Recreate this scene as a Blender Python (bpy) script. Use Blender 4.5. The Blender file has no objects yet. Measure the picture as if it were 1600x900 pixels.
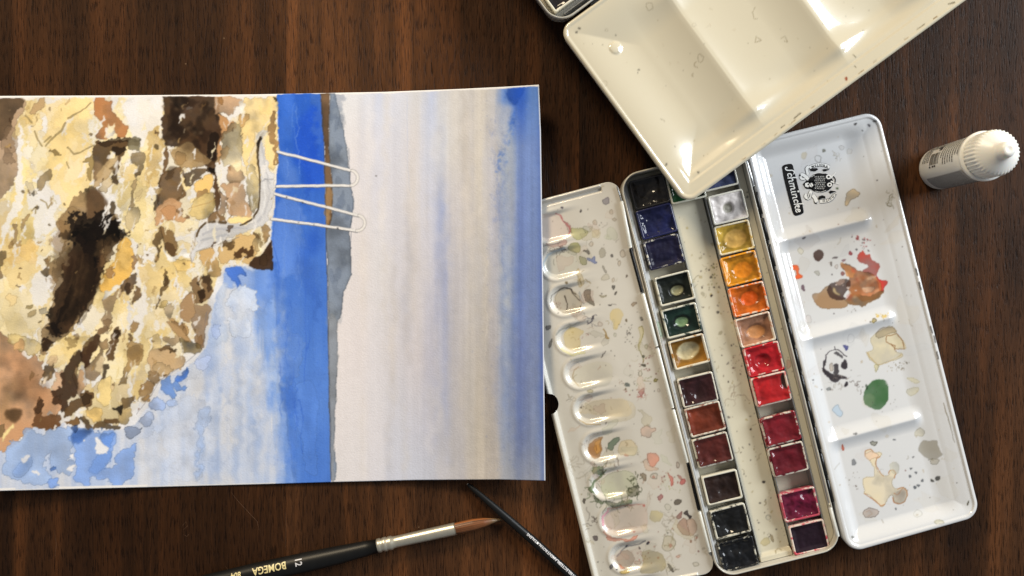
import bpy, bmesh, math, random
import numpy as np
from mathutils import Matrix, Vector
random.seed(7); RNG = np.random.RandomState(7)
SC = bpy.context.scene
COL = SC.collection
# ------------------------------------------------------------------ camera, light, exposure
CAMH = 0.50                      # camera height above the table, metres
PX = 0.54 / 1600                 # metres on the table per photo pixel
cd = bpy.data.cameras.new('camera'); cam = bpy.data.objects.new('camera', cd); COL.objects.link(cam)
cam.location = (0, 0, CAMH); cd.sensor_width = 36; cd.lens = 36 * CAMH / 0.54
cd.clip_start = 0.01; cd.clip_end = 50
SC.camera = cam
SC.view_settings.view_transform = 'Standard'; SC.view_settings.look = 'None'
SC.view_settings.exposure = 0.0; SC.view_settings.gamma = 1.0
w = bpy.data.worlds.new('World'); SC.world = w; w.use_nodes = True
w.node_tree.nodes['Background'].inputs[0].default_value = (0.93, 0.95, 1.0, 1)
w.node_tree.nodes['Background'].inputs[1].default_value = 0.20
def area(name, loc, target, sx, sy, power, col):
    l = bpy.data.lights.new(name, 'AREA'); l.shape = 'RECTANGLE'; l.size = sx; l.size_y = sy
    l.energy = power; l.color = col
    o = bpy.data.objects.new(name, l); COL.objects.link(o); o.location = loc
    o.rotation_euler = (Vector(target) - Vector(loc)).to_track_quat('-Z', 'Y').to_euler()
    return o
area('window_light', (1.25, 0.55, 0.72), (0.15, 0, 0), 0.8, 0.6, 30, (0.90, 0.95, 1.0))
area('room_light', (-0.62, 1.15, 0.85), (0.05, 0, 0), 0.36, 0.36, 21, (1.0, 0.82, 0.56))

# ------------------------------------------------------------------ helpers
def lin(c):
    c = np.asarray(c, float)
    if c.max() > 1.5: c = c / 255.0
    return np.where(c <= 0.04045, c / 12.92, ((c + 0.055) / 1.055) ** 2.4)
def W(px, py, z=0.0):
    f = PX * (CAMH - z) / CAMH
    return Vector(((px - 800) * f, (450 - py) * f, z))
class Frame:
    """local frame: x across, y along, z up; px() meets the picture ray with the local plane z = zl"""
    def __init__(s, origin, rz, ry=0.0):
        s.M = Matrix.Translation(origin) @ Matrix.Rotation(math.radians(rz), 4, 'Z') @ Matrix.Rotation(math.radians(ry), 4, 'Y')
        s.I = s.M.inverted(); s.A = np.array(s.M); 
    def px(s, x, y, zl=0.0):
        c = s.I @ Vector((0, 0, CAMH)); p = s.I @ W(x, y, 0)
        t = (zl - c.z) / (p.z - c.z); q = c + (p - c) * t
        return (q.x, q.y)
    def world(s, P):
        P = np.asarray(P, float); return P @ s.A[:3, :3].T + s.A[:3, 3]
def topx(Pw):
    f = CAMH / (CAMH - Pw[:, 2]) / PX
    return 800 + Pw[:, 0] * f, 450 - Pw[:, 1] * f
def empty(name, loc, label, cat, group=None):
    o = bpy.data.objects.new(name, None); COL.objects.link(o); o.location = loc
    o.empty_display_size = 0.01
    o['label'] = label; o['category'] = cat
    if group: o['group'] = group
    return o
def off(parent):
    v = Vector((0, 0, 0)); p = parent
    while p is not None: v = v + p.location; p = p.parent
    return v
def link(name, me, mat, parent=None, label=None, smooth=True):
    o = bpy.data.objects.new(name, me); COL.objects.link(o)
    me.materials.clear(); me.materials.append(mat)
    if smooth and len(me.polygons): me.polygons.foreach_set('use_smooth', [True] * len(me.polygons))
    if parent is not None: o.parent = parent
    if label: o['label'] = label
    return o
def mesh_np(name, V, F, col=None):
    V = np.asarray(V, np.float32); me = bpy.data.meshes.new(name)
    me.vertices.add(len(V)); me.vertices.foreach_set('co', V.ravel())
    F = np.asarray(F, np.int32); n, k = F.shape
    me.loops.add(n * k); me.loops.foreach_set('vertex_index', F.ravel())
    me.polygons.add(n); me.polygons.foreach_set('loop_start', np.arange(0, n * k, k, dtype=np.int32))
    me.update(calc_edges=True); me.validate()
    if col is not None: setcol(me, col)
    return me
def setcol(me, col):
    a = me.color_attributes.new('Col', 'FLOAT_COLOR', 'POINT')
    c = np.ones((len(me.vertices), 4), np.float32); c[:, :3] = col
    a.data.foreach_set('color', c.ravel())
def mesh_py(name, V, F):
    me = bpy.data.meshes.new(name); me.from_pydata([tuple(v) for v in V], [], F); me.update(); return me
def wmesh(name, Vw, F, mat, parent, label=None, smooth=True, col=None):
    """world-space vertices put under a parent that is only translated"""
    V = np.asarray(Vw, float).reshape(-1, 3) - np.array(off(parent)) if parent is not None else np.asarray(Vw, float)
    if isinstance(F, np.ndarray): me = mesh_np(name, V, F, col)
    else:
        me = mesh_py(name, V, F)
        if col is not None: setcol(me, col)
    return link(name, me, mat, parent, label, smooth)
def rr(w_, h_, r, n=6, cx=0, cy=0):
    r = min(r, w_ / 2 - 1e-5, h_ / 2 - 1e-5); out = []
    for k, (sx, sy) in enumerate(((1, 1), (-1, 1), (-1, -1), (1, -1))):
        for i in range(n + 1):
            a = math.pi / 2 * (k + i / n)
            out.append((cx + sx * (w_ / 2 - r) + r * math.cos(a), cy + sy * (h_ / 2 - r) + r * math.sin(a)))
    return out
def loft(loops, cap0=False, cap1=False, closed=True):
    V = []; F = []; n = len(loops[0])
    for L in loops: V += L
    for i in range(len(loops) - 1):
        for j in range(n if closed else n - 1):
            k = (j + 1) % n
            F.append((i * n + j, i * n + k, (i + 1) * n + k, (i + 1) * n + j))
    if cap0: F.append(tuple(range(n - 1, -1, -1)))
    if cap1: F.append(tuple((len(loops) - 1) * n + j for j in range(n)))
    return V, F
def rrloft(frame, specs, n=6, cap0=False, cap1=False):
    """specs: (w,h,r,z,cx,cy)"""
    loops = []
    for s in specs:
        w_, h_, r, z = s[:4]; cx, cy = (s[4], s[5]) if len(s) > 4 else (0, 0)
        loops.append([(x, y, z) for x, y in rr(w_, h_, r, n, cx, cy)])
    V, F = loft(loops, cap0, cap1)
    return frame.world(np.array(V)), F
def tube(path, radii, n=16, cap=True):
    """tube along a path of Vectors"""
    V = []; F = []; m = len(path)
    for i, p in enumerate(path):
        t = (path[min(i + 1, m - 1)] - path[max(i - 1, 0)]).normalized()
        up = Vector((0, 0, 1)) if abs(t.z) < .9 else Vector((1, 0, 0))
        a = t.cross(up).normalized(); b = a.cross(t).normalized()
        for j in range(n):
            an = 2 * math.pi * j / n
            V.append(tuple(p + (a * math.cos(an) + b * math.sin(an)) * radii[i]))
    for i in range(m - 1):
        for j in range(n):
            k = (j + 1) % n; F.append((i * n + j, i * n + k, (i + 1) * n + k, (i + 1) * n + j))
    if cap: F.append(tuple(range(n))); F.append(tuple((m - 1) * n + j for j in reversed(range(n))))
    return V, F
# ------------------------------------------------------------------ materials
def newmat(name):
    m = bpy.data.materials.new(name); m.use_nodes = True; nt = m.node_tree
    return m, nt, nt.nodes['Principled BSDF']
def simple(name, col, rough=.5, metal=0, coat=0, spec=.5, noise=.0, nscale=300, bump=0, bscale=800, sss=0):
    m, nt, b = newmat(name); c = lin(col)
    b.inputs['Base Color'].default_value = (*c, 1); b.inputs['Roughness'].default_value = rough
    b.inputs['Metallic'].default_value = metal; b.inputs['Coat Weight'].default_value = coat
    b.inputs['Coat Roughness'].default_value = .08; b.inputs['Specular IOR Level'].default_value = spec
    tc = nt.nodes.new('ShaderNodeTexCoord')
    if noise:
        n = nt.nodes.new('ShaderNodeTexNoise'); n.inputs['Scale'].default_value = nscale; n.inputs['Detail'].default_value = 4
        nt.links.new(tc.outputs['Object'], n.inputs['Vector'])
        r = nt.nodes.new('ShaderNodeMapRange'); r.inputs[1].default_value = .25; r.inputs[2].default_value = .75
        r.inputs[3].default_value = 1 - noise; r.inputs[4].default_value = 1 + noise
        nt.links.new(n.outputs['Fac'], r.inputs[0])
        h = nt.nodes.new('ShaderNodeHueSaturation'); h.inputs['Color'].default_value = (*c, 1)
        nt.links.new(r.outputs[0], h.inputs['Value']); nt.links.new(h.outputs[0], b.inputs['Base Color'])
    if bump:
        n = nt.nodes.new('ShaderNodeTexNoise'); n.inputs['Scale'].default_value = bscale; n.inputs['Detail'].default_value = 3
        nt.links.new(tc.outputs['Object'], n.inputs['Vector'])
        bp = nt.nodes.new('ShaderNodeBump'); bp.inputs['Strength'].default_value = bump; bp.inputs['Distance'].default_value = .0003
        nt.links.new(n.outputs['Fac'], bp.inputs['Height']); nt.links.new(bp.outputs[0], b.inputs['Normal'])
    if sss:
        b.inputs['Subsurface Weight'].default_value = sss; b.inputs['Subsurface Radius'].default_value = (.004, .003, .002)
        b.inputs['Subsurface Scale'].default_value = 1
    return m
def vcmat(name, rough, coat=0, bump=0, bscale=900, var=.03, vscale=60, coatr=.06, bdist=.0002, spec=.5):
    m, nt, b = newmat(name); L = nt.links
    at = nt.nodes.new('ShaderNodeAttribute'); at.attribute_name = 'Col'
    tc = nt.nodes.new('ShaderNodeTexCoord')
    n = nt.nodes.new('ShaderNodeTexNoise'); n.inputs['Scale'].default_value = vscale; n.inputs['Detail'].default_value = 6
    L.new(tc.outputs['Object'], n.inputs['Vector'])
    r = nt.nodes.new('ShaderNodeMapRange'); r.inputs[1].default_value = .25; r.inputs[2].default_value = .75
    r.inputs[3].default_value = 1 - var; r.inputs[4].default_value = 1 + var; L.new(n.outputs['Fac'], r.inputs[0])
    h = nt.nodes.new('ShaderNodeHueSaturation'); L.new(at.outputs['Color'], h.inputs['Color']); L.new(r.outputs[0], h.inputs['Value'])
    L.new(h.outputs[0], b.inputs['Base Color'])
    b.inputs['Roughness'].default_value = rough; b.inputs['Coat Weight'].default_value = coat; b.inputs['Coat Roughness'].default_value = coatr; b.inputs['Specular IOR Level'].default_value = spec
    if bump:
        n2 = nt.nodes.new('ShaderNodeTexNoise'); n2.inputs['Scale'].default_value = bscale; n2.inputs['Detail'].default_value = 5
        L.new(tc.outputs['Object'], n2.inputs['Vector'])
        bp = nt.nodes.new('ShaderNodeBump'); bp.inputs['Strength'].default_value = bump; bp.inputs['Distance'].default_value = bdist
        L.new(n2.outputs['Fac'], bp.inputs['Height']); L.new(bp.outputs[0], b.inputs['Normal'])
    return m
# ------------------------------------------------------------------ numpy painter
NS = 1024
def vnoise(cells, seed, cy=None):
    r = np.random.RandomState(seed); cy = cy or cells
    g = r.rand(cy, cells); 
    xs = np.arange(NS) * cells / NS; ys = np.arange(NS) * cy / NS
    x0 = xs.astype(int); y0 = ys.astype(int); fx = xs - x0; fy = ys - y0
    fx = fx * fx * (3 - 2 * fx); fy = fy * fy * (3 - 2 * fy)
    x1 = (x0 + 1) % cells; y1 = (y0 + 1) % cy
    a = g[y0][:, x0] * (1 - fx) + g[y0][:, x1] * fx; b = g[y1][:, x0] * (1 - fx) + g[y1][:, x1] * fx
    return a * (1 - fy)[:, None] + b * fy[:, None]
def fbm(c, seed, octs=4, cy=None):
    s = 0; t = 0
    for k in range(octs):
        s = s + vnoise(min(c * 2 ** k, 512), seed + k, min((cy or c) * 2 ** k, 512)) * .5 ** k; t += .5 ** k
    return (s / t - .5) * 2
N_BIG = fbm(8, 1); N_MID = fbm(32, 11); N_FINE = fbm(128, 21, 3); N_WX = fbm(64, 31, 4) * .8 + fbm(200, 33, 2) * .36; N_WY = fbm(64, 41, 4) * .8 + fbm(200, 43, 2) * .36; WK = [3.4]
N_STR = fbm(96, 51, 4, 6); N_STR2 = fbm(200, 61, 3, 5); N_LOW = fbm(4, 71, 3)
def crop(N, x0, y0, w_, h_, ox=0, oy=0):
    ix = (np.arange(w_) + x0 + ox) % NS; iy = (np.arange(h_) + y0 + oy) % NS
    return N[iy][:, ix]
def blur(a, r):
    r = int(max(1, round(r)))
    for ax in (0, 1):
        p = [(0, 0), (0, 0)]; p[ax] = (r + 1, r); c = np.cumsum(np.pad(a, p), axis=ax)
        n = a.shape[ax]; k = 2 * r + 1
        a = (np.take(c, range(k, k + n), ax) - np.take(c, range(0, n), ax)) / k
    return a
def smoothpoly(p, k=4):
    p = np.asarray(p, float); n = len(p); out = []
    for i in range(n):
        a, b, c, d = p[i - 1], p[i], p[(i + 1) % n], p[(i + 2) % n]
        for t in np.arange(k) / k:
            out.append(.5 * ((2 * b) + (c - a) * t + (2 * a - 5 * b + 4 * c - d) * t * t + (3 * b - a - 3 * c + d) * t ** 3))
    return np.array(out)
def pip(X, Y, P):
    ins = np.zeros(X.shape, bool); n = len(P)
    for i in range(n):
        x1, y1 = P[i]; x2, y2 = P[(i + 1) % n]
        if y1 == y2: continue
        c = ((y1 > Y) != (y2 > Y)) & (X < (x2 - x1) * (Y - y1) / (y2 - y1) + x1)
        ins ^= c
    return ins
class Canvas:
    def __init__(s, x0, y0, x1, y1, base=None):
        s.x0, s.y0, s.w, s.h = x0, y0, x1 - x0, y1 - y0
        s.c = np.zeros((s.h, s.w, 3)); s.a = np.zeros((s.h, s.w))
        s.clip = None
        if base is not None: s.c[:] = np.array(base) / 255.; s.a[:] = 1
    def win(s, xa, ya, xb, yb):
        xa = max(int(math.floor(xa)), s.x0); ya = max(int(math.floor(ya)), s.y0)
        xb = min(int(math.ceil(xb)), s.x0 + s.w); yb = min(int(math.ceil(yb)), s.y0 + s.h)
        if xb - xa < 2 or yb - ya < 2: return None
        return xa, ya, xb, yb
    def put(s, wn, col, al):
        xa, ya, xb, yb = wn; sl = (slice(ya - s.y0, yb - s.y0), slice(xa - s.x0, xb - s.x0))
        A = s.a[sl]; C = s.c[sl]; al = np.clip(al, 0, 1)
        if s.clip is not None: al = al * s.clip[sl]
        ao = al + A * (1 - al); k = np.where(ao > 1e-6, al / np.maximum(ao, 1e-6), 0)[..., None]
        s.c[sl] = C * (1 - k) + col * k; s.a[sl] = ao
    def blot(s, pts, col, a=.9, edge=.35, ew=2, warp=2.0, mott=.10, soft=1, sm=True, fade=None, amott=0.0):
        P = smoothpoly(pts) if sm else np.asarray(pts, float)
        m = warp + 4
        wn = s.win(P[:, 0].min() - m, P[:, 1].min() - m, P[:, 0].max() + m, P[:, 1].max() + m)
        if wn is None: return
        xa, ya, xb, yb = wn; w_, h_ = xb - xa, yb - ya
        X, Y = np.meshgrid(np.arange(xa, xb) + .5, np.arange(ya, yb) + .5)
        ox, oy = random.randrange(NS), random.randrange(NS)
        if warp:
            X = X + crop(N_WX, xa, ya, w_, h_, ox, oy) * warp * WK[0]; Y = Y + crop(N_WY, xa, ya, w_, h_, ox, oy) * warp * WK[0]
        mk = pip(X, Y, P).astype(float)
        e = mk * (1 - blur(mk, ew)) if edge else 0
        mk2 = blur(mk, soft) if soft >= 1 else mk
        if soft == 1: mk2 = .5 * mk + .5 * mk2
        if soft > 2: mk2 = blur(mk2, soft)
        n = crop(N_MID, xa, ya, w_, h_, ox, oy) * .7 + crop(N_BIG, xa, ya, w_, h_, oy, ox) * .9
        c = np.array(col, float) / 255.
        cc = c[None, None] * (np.minimum(1 + mott * n * 2.6, 1.06 + .04 * n) - edge * 1.3 * np.clip(e, 0, .6))[..., None]
        al = mk2 * a * (1 + amott * n) + (np.clip(e, 0, .6) * edge if a < .8 else 0)
        if fade is not None:   # (x0,y0,x1,y1): alpha 1 at first point, 0 at second
            fx, fy, gx, gy = fade; dx, dy = gx - fx, gy - fy
            t = ((X - fx) * dx + (Y - fy) * dy) / (dx * dx + dy * dy); al = al * np.clip(1 - t, 0, 1)
        s.put(wn, np.clip(cc, 0, 1), al)
    def line(s, pts, col, w_=2.0, a=.9, warp=.6, vary=0.0):
        P = np.asarray(pts, float); m = w_ + 3
        wn = s.win(P[:, 0].min() - m, P[:, 1].min() - m, P[:, 0].max() + m, P[:, 1].max() + m)
        if wn is None: return
        xa, ya, xb, yb = wn
        X, Y = np.meshgrid(np.arange(xa, xb) + .5, np.arange(ya, yb) + .5)
        if warp:
            X = X + crop(N_WX, xa, ya, xb - xa, yb - ya) * warp * 2; Y = Y + crop(N_WY, xa, ya, xb - xa, yb - ya) * warp * 2
        D = np.full(X.shape, 1e9)
        for i in range(len(P) - 1):
            ax, ay = P[i]; bx, by = P[i + 1]; dx, dy = bx - ax, by - ay; l = dx * dx + dy * dy + 1e-9
            t = np.clip(((X - ax) * dx + (Y - ay) * dy) / l, 0, 1)
            D = np.minimum(D, np.hypot(X - ax - t * dx, Y - ay - t * dy))
        ww = w_ / 2 * (1 + vary * crop(N_MID, xa, ya, xb - xa, yb - ya))
        s.put(wn, np.array(col) / 255. * np.ones(X.shape + (1,)), a * np.clip(ww - D + .5, 0, 1))
    def sample(s, px, py):
        x = np.clip(px - s.x0 - .5, 0, s.w - 1.001); y = np.clip(py - s.y0 - .5, 0, s.h - 1.001)
        x0 = x.astype(int); y0 = y.astype(int); fx = (x - x0); fy = (y - y0)
        ok = (px > s.x0) & (px < s.x0 + s.w) & (py > s.y0) & (py < s.y0 + s.h)
        def g(A):
            f = fx if A.ndim == 2 else fx[:, None]; gq = fy if A.ndim == 2 else fy[:, None]
            return (A[y0, x0] * (1 - f) + A[y0, x0 + 1] * f) * (1 - gq) + (A[y0 + 1, x0] * (1 - f) + A[y0 + 1, x0 + 1] * f) * gq
        return g(s.c), g(s.a) * ok
def T(ox, oy, sc): return lambda L: [(ox + x / sc, oy + y / sc) for x, y in L]
def blob(cx, cy, rx, ry, ang=0, jit=.25, n=8):
    ph = random.random() * 6.28; out = []
    for i in range(n):
        a = ph + 2 * math.pi * i / n; k = 1 + random.uniform(-jit, jit)
        x, y = rx * k * math.cos(a), ry * k * math.sin(a); c, s_ = math.cos(ang), math.sin(ang)
        out.append((cx + x * c - y * s_, cy + x * s_ + y * c))
    return out
# ------------------------------------------------------------------ the watercolour painting (flat print on the sheet)
PC = Canvas(-24, 110, 876, 790, (228, 224, 221))
def ss_(a, b, x):
    t = np.clip((x - a) / (b - a), 0, 1); return t * t * (3 - 2 * t)
def sky_sea(cv):
    X, Y = np.meshgrid(np.arange(cv.x0, cv.x0 + cv.w) + .5, np.arange(cv.y0, cv.y0 + cv.h) + .5)
    st = crop(N_STR, 0, 0, cv.w, cv.h); st2 = crop(N_STR2, 0, 0, cv.w, cv.h); lo = crop(N_BIG, 0, 0, cv.w, cv.h); md = crop(N_MID, 0, 0, cv.w, cv.h)
    # sky: colours across the sheet at five heights
    xs = [515, 560, 590, 620, 650, 672, 692, 712, 735, 752, 770, 790, 812, 835, 855]
    rows = {
     140: [(226,222,218),(222,219,218),(205,210,226),(214,214,222),(216,212,210),(196,203,224),(214,212,212),(220,214,206),(216,208,200),(222,210,190),(198,198,204),(120,150,208),(60,104,200),(110,146,206),(70,104,190)],
     230: [(228,220,214),(224,216,212),(214,212,218),(212,210,216),(218,210,206),(204,206,218),(206,208,216),(218,210,200),(212,204,198),(220,206,182),(190,190,198),(200,196,192),(130,148,196),(132,150,196),(80,110,188)],
     330: [(230,220,214),(226,217,212),(216,212,216),(212,208,212),(218,210,206),(202,202,214),(164,174,208),(210,202,200),(206,198,192),(214,200,176),(176,178,196),(196,190,190),(128,142,188),(134,148,188),(88,114,184)],
     430: [(228,218,212),(226,216,211),(220,214,212),(212,207,210),(216,208,206),(206,202,210),(160,168,202),(196,190,194),(206,196,184),(208,196,176),(180,178,186),(192,186,182),(124,136,178),(132,142,176),(92,112,176)],
     560: [(228,217,210),(226,215,210),(220,213,212),(214,207,208),(216,206,204),(196,192,202),(176,178,198),(192,186,188),(204,194,180),(198,184,162),(186,178,176),(178,174,178),(122,130,168),(134,140,168),(92,110,172)],
     680: [(228,218,212),(224,215,210),(220,213,212),(208,206,212),(206,204,212),(198,196,206),(188,188,200),(190,186,190),(202,192,178),(206,190,162),(192,180,168),(172,170,178),(126,132,164),(142,146,168),(100,116,170)],
     745: [(226,218,212),(224,216,212),(218,213,214),(206,206,214),(204,205,214),(200,200,208),(196,194,202),(192,188,190),(206,194,178),(212,196,172),(206,192,176),(186,178,176),(160,158,168),(178,170,170),(110,126,176)]}
    ry = sorted(rows); tab = np.array([rows[k] for k in ry], float) / 255.
    _t = tab.copy(); tab = tab.mean(2, keepdims=True) + (tab - tab.mean(2, keepdims=True)) * .82; tab[:, 11:] = _t[:, 11:] * np.array([.95, 1., 1.04]); tab = tab * np.array([.995, 1.005, 1.03]); tab[:, 7:11] = tab[:, 7:11] * .55 + tab[:, 7:11].mean(1, keepdims=True) * .45
    Xw = X + st * 6 + crop(N_WX, 0, 0, cv.w, cv.h) * 2.5
    Yw = np.clip(Y + lo * 40, ry[0], ry[-1] - .01)
    xi = np.clip(np.searchsorted(xs, Xw) - 1, 0, len(xs) - 2); xa = np.array(xs, float)
    fx = np.clip((Xw - xa[xi]) / (xa[xi + 1] - xa[xi]), 0, 1); fx = fx * fx * (3 - 2 * fx)
    yi = np.clip(np.searchsorted(ry, Yw) - 1, 0, len(ry) - 2); ya = np.array(ry, float)
    fy = np.clip((Yw - ya[yi]) / (ya[yi + 1] - ya[yi]), 0, 1); fx = fx[..., None]; fy = fy[..., None]
    sky = (tab[yi, xi] * (1 - fx) + tab[yi, xi + 1] * fx) * (1 - fy) + (tab[yi + 1, xi] * (1 - fx) + tab[yi + 1, xi + 1] * fx) * fy
    k = .014 + .050 * np.clip((X - 620) / 200, 0, 1)
    sky = sky * (1 - (.05 * ss_(660, 850, X) + .02 * ss_(590, 640, X))[..., None])
    sky = sky * (1 + (k * (st2 + st * .6 + crop(N_FINE, 0, 0, cv.w, cv.h) * .5))[..., None])
    # sea: pale at the bottom left, deep at the horizon
    def mix(a, b, t): return a + (b - a) * np.clip(t, 0, 1)[..., None]
    pale = mix(np.array([214, 217, 226.]), np.array([184, 199, 228.]), .5 + st * .9 + md * .7 + lo * .5) / 255
    d = X - (380 + np.clip((Y - 420) / 330, 0, 1) * 62)           # distance right of the pale/deep line
    d = d + md * 11 + st * 14 + lo * 8
    midb = mix(np.array([150, 178, 226.]), np.array([104, 146, 224.]), (st + .7 * md + 1) / 2) / 255
    deep = mix(np.array([46, 96, 196.]), np.array([92, 136, 216.]), np.clip((Y - 230) / 330, 0, 1) * .75 + .30 * (lo + st * .5) + .1) / 255
    sea = mix(pale, midb, (d + 6) / 16)
    d2 = X - (424 + np.clip((Y - 420) / 330, 0, 1) * 34 + st * 9 + md * 7)
    sea = mix(sea, deep, (d2 + 4) / 9)
    edge = np.exp(-(d2 / 2.0) ** 2) * .10 * (Y > 400)
    sea = sea * (1 - edge[..., None])
    sea = sea * (1 + (.030 * st2 + .035 * md)[..., None])
    hz = np.interp(Y, [145, 230, 297, 397, 430, 749], [500.7, 506.7, 508, 510, 511, 517])
    m = np.clip(hz - X + .5, 0, 1)[..., None]
    cv.c[:] = np.clip(sky * (1 - m) + sea * m, 0, 1)
sky_sea(PC)
random.seed(11)
D_ = T(200, 400, 3); A_ = T(0, 130, 3); B_ = T(200, 130, 3); C_ = T(0, 400, 3); E_ = T(0, 600, 3); G_ = T(400, 130, 3); H_ = T(400, 430, 2.572)
# water details
for y0, y1, x in ((470, 690, 410), (560, 740, 398), (520, 745, 372), (600, 745, 340), (430, 560, 424), (640, 748, 312)):
    PC.blot([(x - 4, y0), (x + 4, y0 + 20), (x + 6, (y0 + y1) / 2), (x + 2, y1), (x - 6, y1 - 10), (x - 5, (y0 + y1) / 2)], (150, 176, 224), a=.38, edge=.12, warp=5, soft=3)
PC.blot(D_([(460, 60), (560, 66), (670, 70), (690, 140), (640, 260), (560, 200), (500, 125), (440, 150)]), (106, 146, 222), a=.6, edge=.2, warp=4, soft=2)
PC.blot(D_([(462, 55), (540, 62), (545, 90), (520, 100), (525, 160), (508, 165), (490, 120), (470, 90)]), (60, 108, 208), a=.8, edge=.3, warp=2)
PC.blot(D_([(470, 180), (462, 235), (500, 260), (480, 330), (490, 370), (560, 372), (590, 330), (568, 275), (605, 235), (580, 160), (530, 130)]), (204, 214, 232), a=.85, edge=.55, warp=3.5, ew=1)
PC.blot(D_([(500, 215), (540, 200), (560, 260), (540, 330), (510, 330), (505, 270)]), (222, 226, 236), a=.5, edge=0, soft=3)
PC.blot(D_([(370, 150), (460, 130), (450, 250), (460, 400), (400, 420), (375, 420)]), (196, 210, 234), a=.8, edge=.15, warp=3, soft=2)
PC.blot(H_([(170, 440), (235, 440), (250, 560), (240, 700), (250, 800), (200, 790), (185, 680), (150, 560)]), (96, 140, 222), a=.35, edge=.5, warp=2, ew=1)
PC.blot(H_([(120, 240), (180, 240), (182, 330), (160, 400), (130, 480), (120, 380)]), (120, 156, 224), a=.35, edge=.4, warp=3, ew=1)
PC.blot(G_([(110, 350), (150, 330), (190, 420), (185, 470), (130, 450)]), (140, 168, 224), a=.35, edge=0, soft=4)
PC.blot(G_([(105, 60), (180, 55), (180, 200), (140, 260), (108, 240)]), (70, 120, 216), a=.45, edge=0, soft=3, warp=4)
PC.blot(G_([(190, 190), (300, 120), (315, 380), (320, 470), (250, 480), (200, 380)]), (26, 72, 196), a=.5, edge=0, soft=4, warp=5)
PC.blot(G_([(110, 560), (200, 560), (220, 700), (210, 900), (100, 900), (80, 760)]), (112, 150, 226), a=.5, edge=.2, soft=2, warp=4)
PC.line(G_([(85, 650), (80, 760), (110, 860), (105, 900)]), (50, 96, 200), 1.2, .6)
PC.line(G_([(205, 600), (212, 660), (235, 720), (225, 900)]), (50, 96, 200), 1.0, .5)
PC.line(D_([(835, 0), (830, 250), (835, 430), (825, 600)]), (60, 104, 206), 1.2, .5)
PC.line(D_([(740, 250), (750, 370), (800, 372), (805, 420), (780, 490), (770, 640), (790, 760), (780, 860)]), (70, 110, 206), 1.2, .45, warp=2)
random.seed(3)
for k in range(60):
    y = random.uniform(470, 748); x = random.uniform(330 - (y - 470) * .45, 445)
    PC.blot(blob(x, y, random.uniform(3, 12), random.uniform(14, 60), random.uniform(-.05, .1), .4, 9), random.choice([(168,188,228),(190,204,230),(224,224,228),(216,216,220),(150,176,226),(206,210,220)]), a=random.uniform(.15, .42), edge=random.choice([0,.1,.25]), warp=5, soft=random.choice([1,2,4]), ew=1)
for k in range(26):
    y = random.uniform(560, 748); x = random.uniform(200 , 330)
    PC.blot(blob(x, y, random.uniform(6, 22), random.uniform(8, 34), 0, .5, 9), random.choice([(196,208,232),(226,226,230),(218,218,224),(206,214,230)]), a=random.uniform(.2, .5), edge=random.choice([0,.15,.3]), warp=6, soft=random.choice([1,2,4]), ew=1)
for k in range(22):
    y = random.uniform(150, 745); x = random.uniform(432, 505)
    PC.blot(blob(x, y, random.uniform(4, 14), random.uniform(14, 60), 0, .4, 9), random.choice([(30,78,196),(52,104,212),(74,122,218),(96,140,224)] if y < 400 else [(84,130,220),(104,146,226),(66,114,214)]), a=random.uniform(.2, .5), edge=random.choice([0,.15]), warp=5, soft=random.choice([2,3,5]), ew=1)
for k in range(16):
    x = random.uniform(438, 506); y = random.uniform(160, 640); L_ = [(x, y)]
    for j in range(4): x += random.uniform(-5, 5); y += random.uniform(14, 34); L_.append((x, y))
    PC.line(L_, random.choice([(44,88,190),(120,156,224),(60,104,204)]), random.uniform(.8, 1.8), random.uniform(.2, .45), warp=3, vary=1)
for k in range(900):
    PC.blot(blob(random.uniform(432, 512), random.uniform(150, 748), random.uniform(.6, 1.4), random.uniform(.6, 1.8)), random.choice([(36,80,186),(130,160,224)]), a=.13, edge=0, warp=0, sm=False)
# sky: wet-in-wet edge top right
for a_ in range(150):
    t = random.random(); x = 774 + 5 * math.sin(t * 3) + t * 4 + random.gauss(0, 6); y = 175 + 175 * t
    PC.blot(blob(x, y, random.uniform(.8, 2.2), random.uniform(1, 5)), (132, 146, 190), a=.22, edge=0, warp=1)
for a_ in range(110):
    t = random.random(); x = 790 + 10 * math.sin(t * 5) + random.gauss(0, 3.5); y = 140 + 130 * t
    PC.blot(blob(x, y, random.uniform(1, 3), random.uniform(1, 4)), (60, 104, 196), a=.28, edge=0, warp=1)
PC.blot([(792, 137), (812, 136), (815, 150), (806, 165), (798, 158), (792, 148)], (38, 86, 196), a=.75, edge=.2, warp=3, soft=2)
PC.blot([(780, 160), (800, 168), (800, 200), (790, 240), (778, 230), (774, 190)], (196, 192, 190), a=.55, edge=0, warp=4, soft=3)
PC.line([(762, 400), (759, 440), (760, 520), (757, 560)], (224, 216, 204), 1.6, .3, warp=3, vary=1)
PC.line([(636, 150), (637, 260), (641, 300)], (190, 198, 222), 1.2, .5)
PC.line([(700, 595), (699, 700)], (176, 176, 192), 1.2, .4)
PC.line([(775, 240), (778, 320), (786, 400), (792, 460)], (132, 144, 184), 2.6, .3, warp=3, vary=1)
for k in range(60):
    x = random.uniform(560, 846); y = random.uniform(150, 740); d_ = x > 780
    PC.blot(blob(x, y, random.uniform(2, 9), random.uniform(40, 170), random.uniform(-.03, .03), .25, 9), random.choice([(108,132,186),(150,162,194),(96,122,188)]) if d_ else random.choice([(222,210,194),(190,190,204),(226,218,210),(176,182,206),(206,196,184)]), a=random.uniform(.10, .28), edge=0, warp=3, soft=3)
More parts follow.
